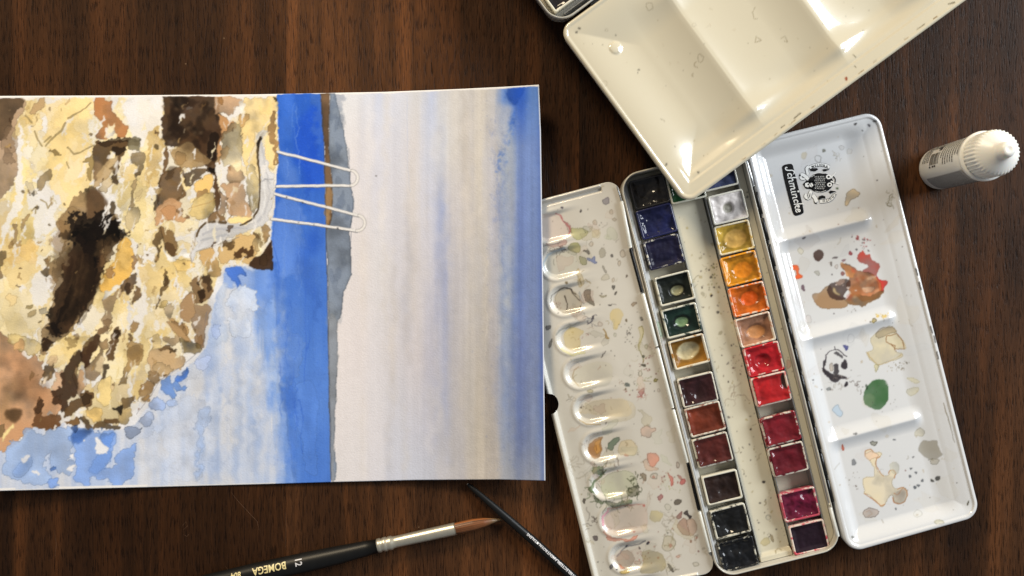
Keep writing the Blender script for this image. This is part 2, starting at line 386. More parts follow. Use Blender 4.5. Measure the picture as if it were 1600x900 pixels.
for k in range(500):
    x = random.gauss(800, 26); y = random.uniform(150, 740)
    PC.blot(blob(x, y, random.uniform(.6, 1.6), random.uniform(.6, 2.2)), random.choice([(92,108,164),(170,172,188)]), a=.16, edge=0, warp=0, sm=False)
# far hills and shore line
PC.blot([(515,145),(524,144.5),(527,165),(532,180),(537,203),(542,230),(545,263),(548,290),(553,314),(550,343),(546.5,363),(548,397),(549.5,430),(543,445),(536,459),(534,492),(526,504),(528,547),(525,617),(522,698),(526,733),(523.5,750),(517,750),(511,430),(510,357),(517,347),(519,317),(518,280),(513,230)], (122, 134, 152), a=.95, edge=.5, warp=.8, mott=.22, sm=False)
for k in range(26):
    y = random.uniform(150, 500); x = np.interp(y, [145, 300, 500], [519, 535, 520]) + random.uniform(-9, 12)
    PC.blot(blob(x, y, random.uniform(3, 8), random.uniform(5, 16), 0), random.choice([(92, 106, 132), (150, 160, 172), (104, 116, 136)]), a=.35, edge=.3, warp=2, ew=1, soft=2)
PC.blot([(526, 500), (528, 547), (525, 617), (522, 698), (523, 748), (518, 748), (515, 620), (513, 500)], (150, 152, 156), a=.5, edge=.2, warp=1)
PC.blot([(500.7,145),(515,145),(513,230),(518,280),(519,317),(517,347),(510,358),(508,297),(506,230)], (112, 86, 62), a=.95, edge=.3, warp=.8, mott=.25, sm=False)
PC.blot([(508, 300), (517, 285), (519, 318), (516, 345), (510, 350)], (176, 140, 96), a=.8, edge=.3, warp=1.5)
PC.line([(500.7,145),(506.7,230),(508,297),(510,397),(511,430),(517,748)], (60, 68, 92), 1.6, .55, warp=.6)
PC.line([(545, 232), (548, 290), (552, 314), (549, 343), (547, 397)], (80, 90, 108), 1.0, .6, warp=1)
# ---- the cliff: pale ground
CL = [(-30,140),(433,147),(434,200),(435,237),(432,290),(430,317),(425,347),(424,420),(405,421),(386,415),(352,416),(348,425),(340,440),(334,458),(327,466),(325,500),(318,541),(300,556),(284,572),(255,590),(245,600),(232,618),(220,630),(205,655),(190,667),(160,668),(120,664),(100,660),(82,672),(50,668),(33,695),(0,706),(-30,712)]
PC.blot(CL, (230, 226, 221), a=1, edge=.12, ew=1, warp=1, mott=.03, sm=False)
PC.blot([(352,418),(348,440),(338,462),(330,500),(322,545),(290,575),(258,597),(240,625),(212,662),(188,672),(150,671),(100,668)] + [(100,655),(150,660),(185,660),(205,648),(236,612),(252,588),(285,562),(314,538),(320,498),(324,462),(342,430)], (226, 224, 224), a=.8, edge=0, warp=1, sm=False)
clpoly = np.array(CL)
def incl(x, y): return bool(pip(np.array([[x]]), np.array([[y]]), clpoly)[0, 0])
_X, _Y = np.meshgrid(np.arange(PC.x0, PC.x0 + PC.w) + .5, np.arange(PC.y0, PC.y0 + PC.h) + .5)
PC.clip = blur(pip(_X + crop(N_WX, 0, 0, PC.w, PC.h) * 3 + 2, _Y + crop(N_WY, 0, 0, PC.w, PC.h) * 3 + 2, clpoly).astype(float), 1)
yel = [(236,212,150),(238,218,166),(230,202,134),(240,226,186),(226,196,124),(234,214,160),(228,206,150),(222,190,120)]
k = 0
while k < 250:
    x, y = random.uniform(-5, 430), random.uniform(150, 660)
    if not incl(x, y): continue
    k += 1
    big = random.random() < .5
    rx = random.uniform(10, 28) if big else random.uniform(3, 9); ry_ = rx * random.uniform(.9, 2.2)
    PC.blot(blob(x, y, rx, ry_, random.uniform(-.2, .5), .5, 10), random.choice(yel), a=random.uniform(.3, .65), edge=random.choice([.1, .2, .35]), ew=1, warp=3.5, mott=.09)
# warm washes that read strongly in the picture
for P_, c_ in (([(20,395),(45,360),(62,400),(68,430),(30,450),(5,425),(3,400)], (226,186,110)), ([(34,170),(40,235),(62,300),(70,360),(30,380),(8,350),(30,260)], (236,214,146)),
               ([(70,155),(130,150),(142,190),(146,230),(140,300),(110,330),(85,300),(75,230)], (236,208,142)), ([(232,190),(252,200),(254,250),(236,290),(228,250)], (228,190,116)),
               ([(170,290),(215,280),(222,330),(215,380),(200,360),(185,335)], (236,216,156)), ([(195,335),(240,300),(238,360),(215,400),(205,380)], (238,218,160)),
               ([(100,160),(140,150),(140,175),(118,190),(80,200)], (238,212,150)), ([(240,400),(270,390),(300,420),(280,470),(240,480),(225,440)], (234,206,140)),
               ([(5,420),(70,420),(65,500),(40,530),(10,520)], (236,214,158)), ([(150,500),(200,470),(240,480),(230,560),(180,600),(150,570)], (238,216,160)),
               ([(75,545),(130,520),(150,540),(120,560),(70,575)], (228,198,128))):
    PC.blot(P_, c_, a=.6, edge=.12, warp=5, mott=.12)
def gaps(n, seed):
    random.seed(seed); q = 0
    while q < n:
        x, y = random.uniform(0, 425), random.uniform(150, 655)
        if not incl(x, y): continue
        q += 1
        PC.blot(blob(x, y, random.uniform(1.5, 6), random.uniform(4, 20), random.uniform(-.1, .45), .6, 9), random.choice([(232,228,224),(228,226,228),(234,230,224),(222,220,222)]), a=random.uniform(.5, .9), edge=0, warp=3.5, mott=.02)
gaps(110, 5)
for P_ in ([(30,190),(38,260),(32,320),(12,365),(0,395),(2,360),(22,310),(26,240),(28,200)], [(200,375),(212,380),(215,420),(230,470),(215,540),(206,500),(214,440),(205,400)], [(45,300),(80,310),(85,350),(60,370),(50,340)],
           [(50,430),(78,420),(74,470),(62,480),(50,460)], [(190,160),(250,155),(250,190),(232,215),(215,230),(200,190)], [(170,300),(182,320),(190,345),(180,342),(172,325)], [(36,150),(150,148),(255,148),(255,153),(140,154),(40,158)]):
    PC.blot(P_, (231, 228, 226), a=.85, edge=0, warp=3, mott=.02)
# random smaller browns
random.seed(21); k = 0
while k < 22:
    x, y = random.uniform(150, 420), random.uniform(240, 655)
    if not incl(x, y): continue
    k += 1
    PC.blot(blob(x, y, random.uniform(1.5, 5), random.uniform(3, 10), random.uniform(-.2, .6), .6, 9), random.choice([(172,146,104),(190,164,118),(150,122,82),(196,172,130),(208,186,140)]), a=random.uniform(.4, .8), edge=.35, ew=1, warp=3)
PC.clip = None
def bl(f, pts, col, **k):
    k.setdefault('a', .9); k.setdefault('edge', .5); k.setdefault('ew', 1); k.setdefault('warp', 2.1); k.setdefault('mott', .30); k.setdefault('amott', .22)
    PC.blot(f(pts), col, **k)
random.seed(31)
# top-left grey brown mass
bl(A_, [(-40,60),(40,62),(95,70),(112,110),(95,150),(75,200),(60,260),(85,330),(88,400),(60,470),(30,520),(0,540),(-40,540)], (168,142,116))
bl(A_, [(-40,70),(60,68),(105,85),(108,115),(80,130),(60,180),(40,240),(0,262),(-40,260)], (112,88,64))
bl(A_, [(20,300),(45,310),(62,350),(55,378),(30,378),(22,340)], (140,118,96)); bl(A_, [(30,200),(70,210),(80,300),(40,330),(0,300)], (150,124,98), a=.5)
bl(A_, [(140,130),(160,90),(185,72),(212,70),(208,115),(180,135),(150,142)], (176,148,108))
bl(A_, [(435,70),(490,66),(510,85),(540,78),(530,105),(545,145),(570,190),(608,205),(595,240),(560,255),(540,232),(500,215),(510,262),(460,260),(445,235),(470,195),(440,140)], (172,116,72))
bl(A_, [(500,215),(530,220),(535,245),(505,250)], (226,220,212), edge=0)
bl(A_, [(440,330),(450,290),(490,270),(560,262),(650,256),(652,280),(600,296),(582,345),(562,400),(548,466),(528,468),(530,400),(548,345),(528,325),(490,400),(460,450),(435,460)], (88,66,42))
bl(A_, [(440,370),(480,380),(470,440),(440,455)], (160,132,96), edge=.1, a=.7, soft=2)
bl(A_, [(530,300),(560,300),(590,310),(560,340),(535,335)], (50,36,24)); bl(A_, [(470,270),(640,256),(640,268),(500,290)], (48,34,22), a=.7)
bl(A_, [(540,345),(552,350),(545,395),(530,400)], (232,224,210), edge=0)
bl(A_, [(615,262),(658,262),(650,310),(625,325),(600,312)], (146,136,106))
bl(A_, [(620,330),(680,338),(672,388),(650,440),(630,435),(637,400),(615,370)], (176,154,118)); bl(A_, [(632,420),(650,420),(652,440),(634,442)], (120,100,70))
bl(A_, [(615,455),(636,450),(630,540),(632,585),(602,590),(618,520)], (158,138,102))
bl(A_, [(600,592),(645,590),(642,650),(600,700),(590,640)], (196,178,138))
bl(A_, [(520,560),(542,550),(545,590),(530,625),(515,615)], (96,76,50))
bl(A_, [(480,450),(520,445),(510,500),(470,510)], (192,170,130), a=.7); bl(A_, [(470,400),(545,340),(520,420),(450,490),(440,480)], (176,150,110), a=.8)
bl(A_, [(400,500),(415,500),(410,580),(398,560)], (120,96,66)); bl(A_, [(722,288),(742,290),(738,310),(718,308)], (132,110,70))
bl(A_, [(385,372),(405,352),(432,356),(430,450),(410,440),(400,410),(415,395),(408,376)], (152,130,84))
bl(A_, [(235,402),(240,440),(205,470),(178,500),(170,470),(195,430)], (188,162,118)); bl(A_, [(130,460),(165,470),(170,520),(140,520)], (196,184,160), a=.6)
bl(A_, [(68,655),(85,660),(82,700),(70,755),(55,745),(62,700)], (150,126,88)); bl(A_, [(100,690),(100,655),(130,615),(138,625),(118,660)], (164,138,96))
bl(A_, [(0,788),(20,790),(22,820),(10,858),(-10,850)], (150,124,84)); bl(A_, [(-10,870),(14,868),(12,910),(-10,910)], (150,126,92))
for L_ in ([(215,295),(235,268),(262,245)], [(210,275),(240,248)], [(262,245),(290,225),(305,185)], [(320,165),(365,140),(400,118),(424,92)], [(162,228),(178,265),(198,294)], [(118,152),(150,182)], [(318,300),(345,330),(380,322),(440,288)], [(312,370),(322,398)], [(150,600),(172,575),(165,610)], [(190,545),(215,560),(225,585),(240,560)]):
    PC.line(A_(L_), (150, 132, 92), 2.6, .8, warp=.8, vary=.8)
for x, y, r in ((100,503,7),(238,663,6),(176,588,7),(152,205,5),(425,240,8),(550,636,8),(300,573,5)): bl(A_, blob(x, y, r, r), (140,118,84))
bl(A_, [(225,310),(260,312),(287,326),(260,332),(232,325)], (132,112,72))
bl(A_, [(140,525),(165,512),(150,540)], (180,166,140)); bl(A_, [(205,830),(225,825),(230,860),(210,850)], (130,104,70)); bl(A_, [(190,875),(235,870),(225,900),(205,905)], (120,98,66))
# left brown wash and the big dark crack
bl(lambda L: L, [(92,340),(105,325),(120,303),(133,300),(143,290),(160,303),(165,330),(173,343),(187,360),(198,363),(197,368),(180,387),(163,407),(157,427),(147,460),(137,485),(115,510),(100,525),(80,540),(70,553),(64,547),(68,530),(65,520),(72,503),(80,483),(85,467),(83,445),(78,420),(90,400),(100,375),(92,358)], (158,130,92), mott=.3)
bl(lambda L: L, [(88,350),(98,334),(112,322),(128,330),(135,350),(118,368),(98,370)], (146,120,84), mott=.3)
bl(lambda L: L, [(141,295),(162,305),(166,335),(150,342),(138,338)], (84,62,42), a=.8, soft=2)
bl(lambda L: L, [(114,365),(124,357),(150,346),(172,342),(188,362),(199,366),(180,382),(166,404),(160,426),(150,455),(136,482),(116,505),(94,522),(74,519),(84,482),(98,450),(108,405),(116,385)], (58,40,26), warp=5.5, mott=.5)
for k in range(14):
    x = 88 + 62 * random.random(); y = random.uniform(395, 500); bl(lambda L: L, blob(x, y, random.uniform(4, 9), random.uniform(14, 34), .45, .4), random.choice([(30,20,14),(46,30,20),(84,60,40),(24,17,12)]), a=.5, soft=3, edge=0, warp=4) if pip(np.array([[x]]), np.array([[y]]), np.array([(118,365),(165,380),(158,430),(136,480),(95,520),(76,518),(92,460),(105,400)]))[0, 0] else None
bl(lambda L: L, [(116,362),(150,346),(174,342),(192,364),(178,378),(160,380),(160,410),(150,425),(140,410),(130,380)], (22,15,12), a=.95, soft=1, mott=.3, warp=5)
for P_ in ([(106,352),(122,340),(150,336),(168,330),(178,342),(196,362),(200,370),(184,372),(150,372),(118,376),(102,368)], [(150,376),(160,384),(150,440),(140,462),(134,430)], [(96,470),(112,440),(118,470),(100,512),(84,518)]):
    bl(lambda L: L, P_, (20,14,12), a=.85, warp=6, mott=.4)
for P_ in ([(158,378),(176,376),(166,402),(158,424),(150,420)], [(124,420),(134,400),(130,440),(112,486),(104,500),(112,450)], [(88,352),(104,346),(108,372),(96,410),(84,452),(80,420)]):
    bl(lambda L: L, P_, (128,98,64), a=.5, warp=5, soft=2, mott=.4)
for k in range(10):
    x, y = random.uniform(100, 196), random.uniform(336, 372); bl(lambda L: L, blob(x, y, random.uniform(2, 6), random.uniform(2, 5), 0, .6), (28,20,15), a=.8, warp=4)
bl(lambda L: L, [(120,400),(142,400),(150,430),(138,470),(110,500),(92,505),(100,460)], (40,28,18), a=.6, soft=3, edge=0)
for k in range(16):
    x = random.uniform(92, 150); PC.line([(x + 14, 400), (x, 450 + random.uniform(0, 30)), (x - 18, 505)], random.choice([(76,56,38),(34,24,16),(44,30,20)]), 3.4, .30, warp=2.5)
bl(lambda L: L, [(68,530),(78,528),(82,540),(74,552),(65,550)], (44,30,20))
bl(lambda L: L, [(163,370),(184,372),(176,395),(172,408),(162,402)], (108,82,54), a=.7); bl(lambda L: L, [(157,440),(175,415),(178,425),(168,440),(160,455)], (168,136,88))
bl(lambda L: L, [(187,377),(199,371),(206,393),(209,413),(205,430),(192,450),(172,457),(157,446),(165,425),(178,410),(183,395)], (224,178,92), mott=.25)
bl(lambda L: L, [(190,385),(200,380),(205,405),(195,420),(186,405)], (236,196,116), a=.6, edge=0)
bl(C_, [(500,60),(528,58),(530,100),(505,105),(490,95)], (158,122,76)); bl(C_, [(625,0),(636,10),(636,55),(622,58)], (150,120,88))
# dark block at the top and what hangs below it
bl(B_, [(175,52),(415,50),(430,100),(436,180),(446,215),(430,260),(425,310),(410,370),(355,380),(345,330),(310,320),(270,310),(230,300),(180,290),(162,220),(170,120)], (62,42,27), mott=.35)
for k in range(26):
    x, y = random.uniform(180, 420), random.uniform(60, 290)
    bl(B_, blob(x, y, random.uniform(15, 40), random.uniform(15, 45), 0, .4), random.choice([(34,22,15),(44,30,20),(78,56,36),(28,19,14)]), a=.55, edge=.25, soft=2)
for k in range(16):
    x, y = random.uniform(190, 400), random.uniform(110, 290); bl(B_, blob(x, y, random.uniform(4, 14), random.uniform(4, 10)), (128,108,82), a=.4, edge=0, soft=2)
bl(B_, [(280,110),(300,112),(292,124),(270,120)], (112,102,96), a=.7, edge=0)
bl(B_, [(385,235),(425,240),(428,300),(412,370),(385,372),(375,300)], (30,20,14), a=.85)
bl(B_, [(200,320),(240,295),(290,280),(330,312),(360,330),(395,372),(360,392),(300,400),(240,392),(210,380)], (178,148,104), mott=.2)
bl(B_, [(225,320),(262,322),(270,370),(230,380)], (154,122,80), a=.6); bl(B_, [(310,310),(355,330),(370,370),(320,370)], (120,94,62), a=.6, soft=2)
bl(B_, [(185,300),(196,330),(180,400),(150,475),(134,600),(124,560),(145,470),(165,400)], (104,78,50))
bl(B_, [(160,430),(200,410),(240,395),(258,410),(262,480),(240,545),(210,560),(180,555),(140,590),(150,490)], (116,88,58))
bl(B_, [(190,395),(225,400),(215,440),(185,450)], (92,66,42), a=.6, soft=2)
bl(B_, [(255,410),(262,440),(272,485),(300,470),(275,500),(255,520)], (236,214,160), edge=.1)
bl(B_, [(272,440),(290,408),(325,400),(372,405),(345,440),(312,470),(280,480)], (118,92,62))
bl(B_, [(310,480),(345,440),(385,430),(392,470),(380,510),(340,520)], (226,188,116)); bl(B_, [(320,510),(350,500),(378,515),(360,548),(330,540)], (166,132,88))
bl(B_, [(385,380),(412,372),(408,450),(425,490),(440,520),(425,590),(408,590),(408,510),(395,480),(397,425),(372,412)], (76,54,34))
bl(B_, [(375,395),(400,400),(398,430),(378,418)], (22,15,12)); bl(B_, [(228,545),(250,500),(262,515),(240,550)], (104,78,50))
bl(B_, [(140,585),(170,560),(205,545),(240,560),(255,612),(292,632),(258,650),(215,640),(170,650),(130,668)], (190,148,108), mott=.2)
bl(B_, [(150,600),(190,570),(230,600),(200,640)], (176,128,86), a=.5); bl(B_, [(225,590),(255,590),(290,628),(270,635),(235,610)], (170,132,92), a=.8)
bl(B_, [(300,545),(345,520),(400,520),(405,590),(380,625),(330,640),(285,615)], (234,206,138)); PC.line(B_([(285, 590), (330, 572), (380, 560), (408, 545)]), (176, 140, 86), 1.3, .6)
bl(B_, [(440,470),(480,462),(548,465),(550,540),(588,612),(555,632),(500,625),(462,600),(458,540)], (196,158,120), mott=.15)
bl(B_, [(430,520),(460,550),(455,610),(435,615),(428,570)], (208,172,136)); bl(B_, [(470,430),(482,385),(505,400),(522,395),(540,440),(532,465),(480,465)], (202,168,128)); bl(B_, [(468,385),(480,380),(478,405)], (170,126,88))
bl(B_, [(418,52),(480,58),(535,88),(528,112),(498,122),(480,150),(440,145),(420,150)], (192,156,122)); bl(B_, [(418,55),(440,60),(445,95),(425,100)], (150,112,72))
bl(B_, [(420,145),(450,160),(502,182),(490,215),(455,235),(440,262),(432,300),(465,300),(475,318),(448,350),(412,378),(418,340),(432,250),(428,200)], (176,134,92), mott=.15)
bl(B_, [(545,60),(600,80),(650,68),(698,60),(702,320),(682,420),(645,370),(640,300),(620,240),(600,230),(575,330),(560,400),(530,280),(540,120)], (234,206,142), a=.8)
bl(B_, [(535,150),(560,138),(568,165),(545,200),(528,215),(525,180)], (196,160,108)); bl(B_, [(440,260),(500,180),(530,210),(535,380),(505,410),(470,370),(440,380)], (240,222,176), a=.8)
bl(B_, [(520,90),(545,70),(540,130),(530,190),(520,150)], (232,228,220), edge=0); bl(B_, [(600,228),(650,210),(655,240),(625,270),(605,260)], (232,230,228), edge=0)
bl(B_, [(680,120),(692,190),(696,300),(702,370),(684,385),(682,310),(665,240),(672,150)], (184,142,92)); bl(B_, [(676,58),(692,66),(690,80),(678,74)], (60,50,30))
bl(B_, [(560,400),(600,390),(612,560),(590,610),(556,520)], (238,216,160), a=.8)
bl(B_, [(120,740),(138,690),(150,672),(165,690),(160,740),(140,775),(138,830),(118,838),(128,790)], (112,88,56)); bl(B_, [(140,672),(175,680),(215,715),(228,760),(225,800),(205,812),(185,800),(172,765),(160,720)], (124,98,64)); bl(B_, [(178,755),(215,750),(225,790),(205,810),(185,798)], (84,62,40), a=.8); PC.line(B_([(150, 672), (168, 735), (175, 790)]), (60, 44, 30), 1.4, .6)
bl(B_, [(160,780),(185,812),(225,810),(250,780),(285,800),(300,830),(250,815),(210,840),(180,830)], (232,230,228), edge=.1)
bl(B_, [(210,842),(235,822),(275,825),(310,850),(285,885),(240,875)], (226,194,124))
bl(B_, [(362,642),(375,612),(402,594),(432,618),(458,648),(420,656),(380,656)], (122,94,62))
bl(B_, [(430,772),(470,745),(520,708),(560,720),(600,708),(618,760),(602,800),(560,848),(500,830),(445,835),(432,800)], (198,166,114), mott=.2)
bl(B_, [(450,748),(492,732),(495,752),(482,785),(468,770),(450,765)], (116,86,52)); bl(B_, [(498,775),(515,790),(545,770),(560,790),(588,758),(592,800),(575,825),(545,812),(525,825),(500,810)], (72,48,28), warp=3)
bl(B_, [(590,720),(650,735),(620,790),(600,780)], (206,178,128)); bl(B_, [(620,690),(650,665),(672,690),(660,740),(625,740)], (190,154,104)); bl(B_, [(585,705),(612,720),(608,740)], (150,116,74))
bl(B_, [(676,738),(676,868),(655,876),(610,868),(562,860),(590,818),(620,808),(650,770)], (54,36,24), warp=1.2); bl(B_, [(618,812),(650,800),(655,850),(620,850)], (84,60,38), a=.7)
bl(B_, [(616,730),(626,760),(634,785),(626,780)], (238,226,190), edge=0)
bl(B_, [(340,792),(372,775),(402,770),(412,800),(440,860),(434,905),(380,900),(350,850)], (196,160,106)); bl(B_, [(352,870),(370,868),(378,900),(360,905)], (240,216,160))
bl(B_, [(470,630),(545,628),(590,628),(560,660),(520,665),(475,660)], (236,210,148))
# grey slide with dark left edge
S1 = [(625,250),(640,330),(665,400),(690,450),(685,530),(665,620),(620,668),(540,700),(440,738),(370,765),(325,790),(318,815),(300,842),(290,805),(310,760),(318,700),(345,672),(382,656),(450,652),(530,668),(590,642),(615,590),(622,500),(618,420),(608,330),(612,270)]
bl(B_, S1, (212,211,212), edge=.3, mott=.06, a=1)
for L_, c_ in (([(628,270),(635,350),(655,430),(665,520),(640,610),(600,660)], (186,186,190)), ([(350,710),(400,685),(480,680),(560,678)], (176,176,182)), ([(330,770),(360,735),(430,720),(500,700)], (196,194,194)), ([(640,470),(645,540),(630,600)], (232,232,232)), ([(345,740),(400,720),(470,712)], (170,172,178)), ([(630,440),(660,455),(670,470)], (170,172,176)), ([(625,460),(650,450),(680,452)], (160,160,165))):
    PC.line(B_(L_), c_, 3.0, .7, warp=1.5, vary=.8)
PC.line(B_([(622,252),(612,290),(606,330),(612,380),(618,430),(618,500),(612,590),(585,635),(530,664)]), (72,58,40), 3.2, .9, warp=1, vary=.7)
PC.line(B_([(455,652),(400,648),(365,655),(335,680),(320,720)]), (84,66,44), 3.0, .9, warp=1, vary=.8)
bl(B_, [(612,262),(630,250),(626,268),(616,300),(608,300)], (52,40,28)); PC.line(B_([(320,700),(310,760),(290,808),(300,842)]), (150,130,104), 1.2, .7)
PC.line(B_([(318,790),(400,765),(520,722)]), (130,124,120), 1.2, .6)
# right lower cliff
bl(D_, [(300,98),(345,88),(385,90),(388,140),(402,178),(382,200),(350,222),(310,210),(322,185),(300,150)], (122,96,66), mott=.25)
bl(D_, [(330,165),(352,155),(370,170),(366,190),(340,192)], (56,38,24)); bl(D_, [(330,195),(360,198),(352,218),(332,215)], (70,50,32)); bl(D_, [(358,92),(385,92),(388,150),(375,175),(362,140)], (86,62,42), a=.8); bl(D_, [(326,115),(338,115),(338,130),(328,130)], (56,40,26))
bl(D_, [(248,285),(262,240),(288,168),(302,190),(296,250),(282,292)], (172,142,110)); bl(D_, [(300,246),(335,235),(375,228),(380,300),(365,370),(350,425),(320,432),(315,370),(292,300)], (166,136,106), mott=.2); bl(D_, [(315,370),(345,375),(350,420),(322,430)], (130,100,68), a=.8)
bl(D_, [(188,295),(225,312),(262,320),(292,368),(292,410),(262,390),(235,350)], (176,142,98)); bl(D_, [(205,310),(260,325),(280,370),(250,360)], (140,108,72), a=.6)
bl(D_, [(162,395),(190,378),(222,368),(242,395),(205,425)], (184,158,122)); bl(D_, [(180,240),(205,220),(222,250),(200,290),(180,280)], (200,180,148)); bl(D_, [(240,380),(300,400),(340,435),(300,462),(255,450),(245,420)], (234,200,130))
bl(D_, [(88,478),(105,448),(145,430),(190,435),(215,455),(245,470),(265,492),(245,520),(210,530),(170,565),(130,560),(100,520)], (190,160,120), mott=.18); bl(D_, [(130,560),(120,515),(170,500),(210,530),(170,565)], (216,186,140), a=.7)
bl(D_, [(148,430),(185,420),(215,432),(225,452),(190,440),(165,448)], (138,106,68)); bl(D_, [(200,432),(222,440),(218,455),(205,450)], (126,96,60))
bl(D_, [(55,632),(75,595),(105,588),(118,615),(95,650),(65,650)], (146,114,74)); bl(D_, [(82,552),(110,545),(142,555),(140,590),(105,590)], (160,130,92)); bl(D_, [(62,665),(98,655),(92,678),(70,684)], (138,108,72))
bl(D_, [(62,632),(50,700),(100,680),(110,640)], (222,192,142), a=.3, edge=0)
bl(C_, [(605,400),(640,405),(668,415),(672,455),(655,490),(620,520),(600,560),(590,590),(562,595),(575,555),(588,520),(598,470),(600,430)], (168,138,92), mott=.22); bl(C_, [(600,440),(640,410),(668,440),(640,500),(605,490)], (128,98,58), a=.5, soft=2)
bl(C_, [(725,250),(745,200),(760,140),(776,75),(788,120),(770,165),(752,205),(735,245)], (142,112,72)); bl(C_, [(770,90),(780,95),(782,140),(768,130)], (104,76,46), a=.6)
bl(C_, [(612,305),(640,308),(645,335),(635,358),(612,352)], (150,122,84)); bl(C_, [(595,385),(618,375),(620,392),(600,405)], (130,102,68)); bl(C_, [(605,362),(622,362),(618,374)], (130,102,68))
bl(C_, [(748,220),(778,220),(772,240),(745,238)], (206,180,120)); bl(C_, [(520,610),(545,600),(550,620),(530,640),(518,632)], (206,182,140)); bl(C_, [(700,380),(750,375),(750,430),(715,440),(692,410)], (232,206,150))
# orange shrub bottom left
bl(C_, [(-40,375),(0,372),(20,392),(38,398),(50,410),(80,430),(95,450),(105,445),(125,468),(170,458),(180,480),(212,490),(198,520),(208,545),(190,590),(228,620),(240,612),(272,660),(286,720),(260,770),(240,812),(200,808),(155,800),(100,850),(40,890),(-40,915)], (192,146,108), warp=3, mott=.3)
for x, y, rx, ry_, c_ in ((60,620,70,25,(150,112,76)),(60,480,60,50,(206,150,106)),(150,640,70,60,(176,126,86)),(20,740,40,60,(158,124,86)),(120,560,60,40,(200,146,102)),(230,680,40,40,(182,134,96))):
    bl(C_, blob(x, y, rx, ry_, 0, .3), c_, a=.5, soft=4, edge=0, warp=5)
bl(C_, [(40,375),(60,365),(190,400),(185,440),(170,458),(130,466),(110,440),(90,445),(65,420),(45,398)], (236,208,138), a=.7); bl(C_, [(68,418),(92,388),(108,398),(96,440),(80,438)], (206,164,114))
bl(C_, [(25,735),(60,715),(95,712),(100,745),(70,778),(40,768)], (132,98,62), soft=2); bl(C_, [(5,860),(30,810),(62,778),(60,800),(30,840)], (234,212,150), edge=.2); bl(C_, [(-10,790),(20,780),(10,830),(-10,850)], (130,104,72))
bl(C_, [(158,742),(160,700),(182,675),(205,690),(200,742),(240,742),(276,738),(272,772),(235,812),(190,806),(158,790)], (104,72,46), warp=3, mott=.35); bl(C_, [(170,685),(200,690),(190,740),(165,735)], (62,44,30), a=.7)
bl(C_, [(215,735),(240,725),(242,742)], (232,226,220), edge=0); bl(C_, [(205,545),(225,515),(262,492),(262,515),(250,555),(225,578),(212,565)], (106,80,50)); bl(C_, [(215,500),(240,470),(272,468),(262,495),(225,520)], (196,170,132), a=.8)
bl(C_, [(240,605),(262,560),(300,545),(290,620),(270,640)], (202,166,134)); bl(C_, [(190,600),(220,560),(235,570),(215,610)], (222,204,180))
bl(C_, [(385,430),(400,400),(430,380),(460,375),(455,430),(432,470),(412,532),(388,512),(372,465)], (60,40,26), mott=.3)
bl(C_, [(295,540),(330,480),(352,458),(388,440),(382,490),(358,530),(372,605),(352,650),(330,668),(300,725),(283,726),(286,690),(256,692),(250,660),(232,638),(285,618),(292,575)], (62,42,28), warp=2.2, mott=.35)
bl(C_, [(350,535),(372,520),(372,610),(352,640)], (100,74,50), a=.6); bl(C_, [(372,540),(398,530),(400,600),(375,650),(362,640)], (176,142,108)); bl(C_, [(384,520),(400,522),(402,600),(392,600)], (232,228,222), edge=0)
bl(C_, [(400,560),(412,520),(445,480),(462,440),(462,400),(480,470),(470,545),(445,580),(405,575)], (180,148,112)); bl(C_, [(460,405),(485,390),(508,395),(505,430),(478,440),(464,425)], (164,134,96)); bl(C_, [(455,352),(490,330),(515,332),(500,358),(470,378),(455,372)], (124,96,68))
bl(C_, [(498,480),(512,420),(522,380),(545,338),(560,332),(568,370),(545,430),(525,490),(510,488)], (92,70,46), mott=.35); bl(C_, [(538,345),(558,335),(566,365),(540,385)], (48,34,22), a=.8)
bl(C_, [(458,618),(470,575),(482,545),(476,520),(490,508),(514,514),(500,540),(492,575),(472,622)], (88,66,44)); bl(C_, [(455,480),(482,480),(484,540),(452,540)], (206,186,150), a=.8); bl(C_, [(455,600),(510,560),(525,600),(520,690),(480,705),(455,670)], (230,204,140))
bl(C_, [(478,202),(530,176),(580,158),(572,190),(526,236),(526,290),(502,332),(476,312),(490,255)], (170,144,112), mott=.2); bl(C_, [(480,300),(510,290),(525,300),(500,332)], (140,112,80), a=.7)
bl(C_, [(490,172),(560,125),(582,110),(586,130),(540,160),(500,192),(480,205)], (234,232,228), edge=.15)
bl(C_, [(590,98),(632,72),(634,125),(612,180),(582,170),(562,158)], (120,92,64)); bl(C_, [(590,135),(618,130),(612,178),(590,172)], (86,62,42), a=.8)
bl(C_, [(608,222),(618,170),(648,142),(664,182),(640,212),(618,230)], (116,90,60))
bl(C_, [(305,392),(352,378),(350,400),(330,405),(350,415),(320,442),(306,432),(325,415)], (120,96,58), warp=2.5); bl(C_, [(240,420),(300,380),(380,370),(440,380),(380,440),(300,470),(240,470)], (232,206,142), a=.4, edge=.1)
bl(C_, [(300,735),(325,685),(368,668),(400,632),(420,636),(432,640),(428,690),(392,712),(360,728),(310,752)], (92,68,42), warp=2.5, mott=.3); bl(C_, [(375,660),(400,640),(425,660),(400,700)], (62,44,28), a=.7)
bl(C_, [(302,785),(340,775),(360,762),(372,790),(340,796)], (118,90,58)); bl(C_, [(375,762),(410,756),(428,790),(428,806),(400,812),(392,780)], (104,78,50)); bl(C_, [(440,806),(455,786),(490,780),(550,790),(545,806),(470,812)], (112,86,54)); bl(C_, [(494,756),(555,756),(556,776),(520,784),(490,776)], (92,68,42))
bl(C_, [(400,735),(440,712),(470,730),(480,768),(430,775)], (232,196,122)); bl(C_, [(552,745),(580,715),(612,712),(620,745),(595,785),(560,790)], (188,164,116)); bl(C_, [(572,690),(595,668),(632,664),(625,690),(598,708),(575,712)], (132,106,70))
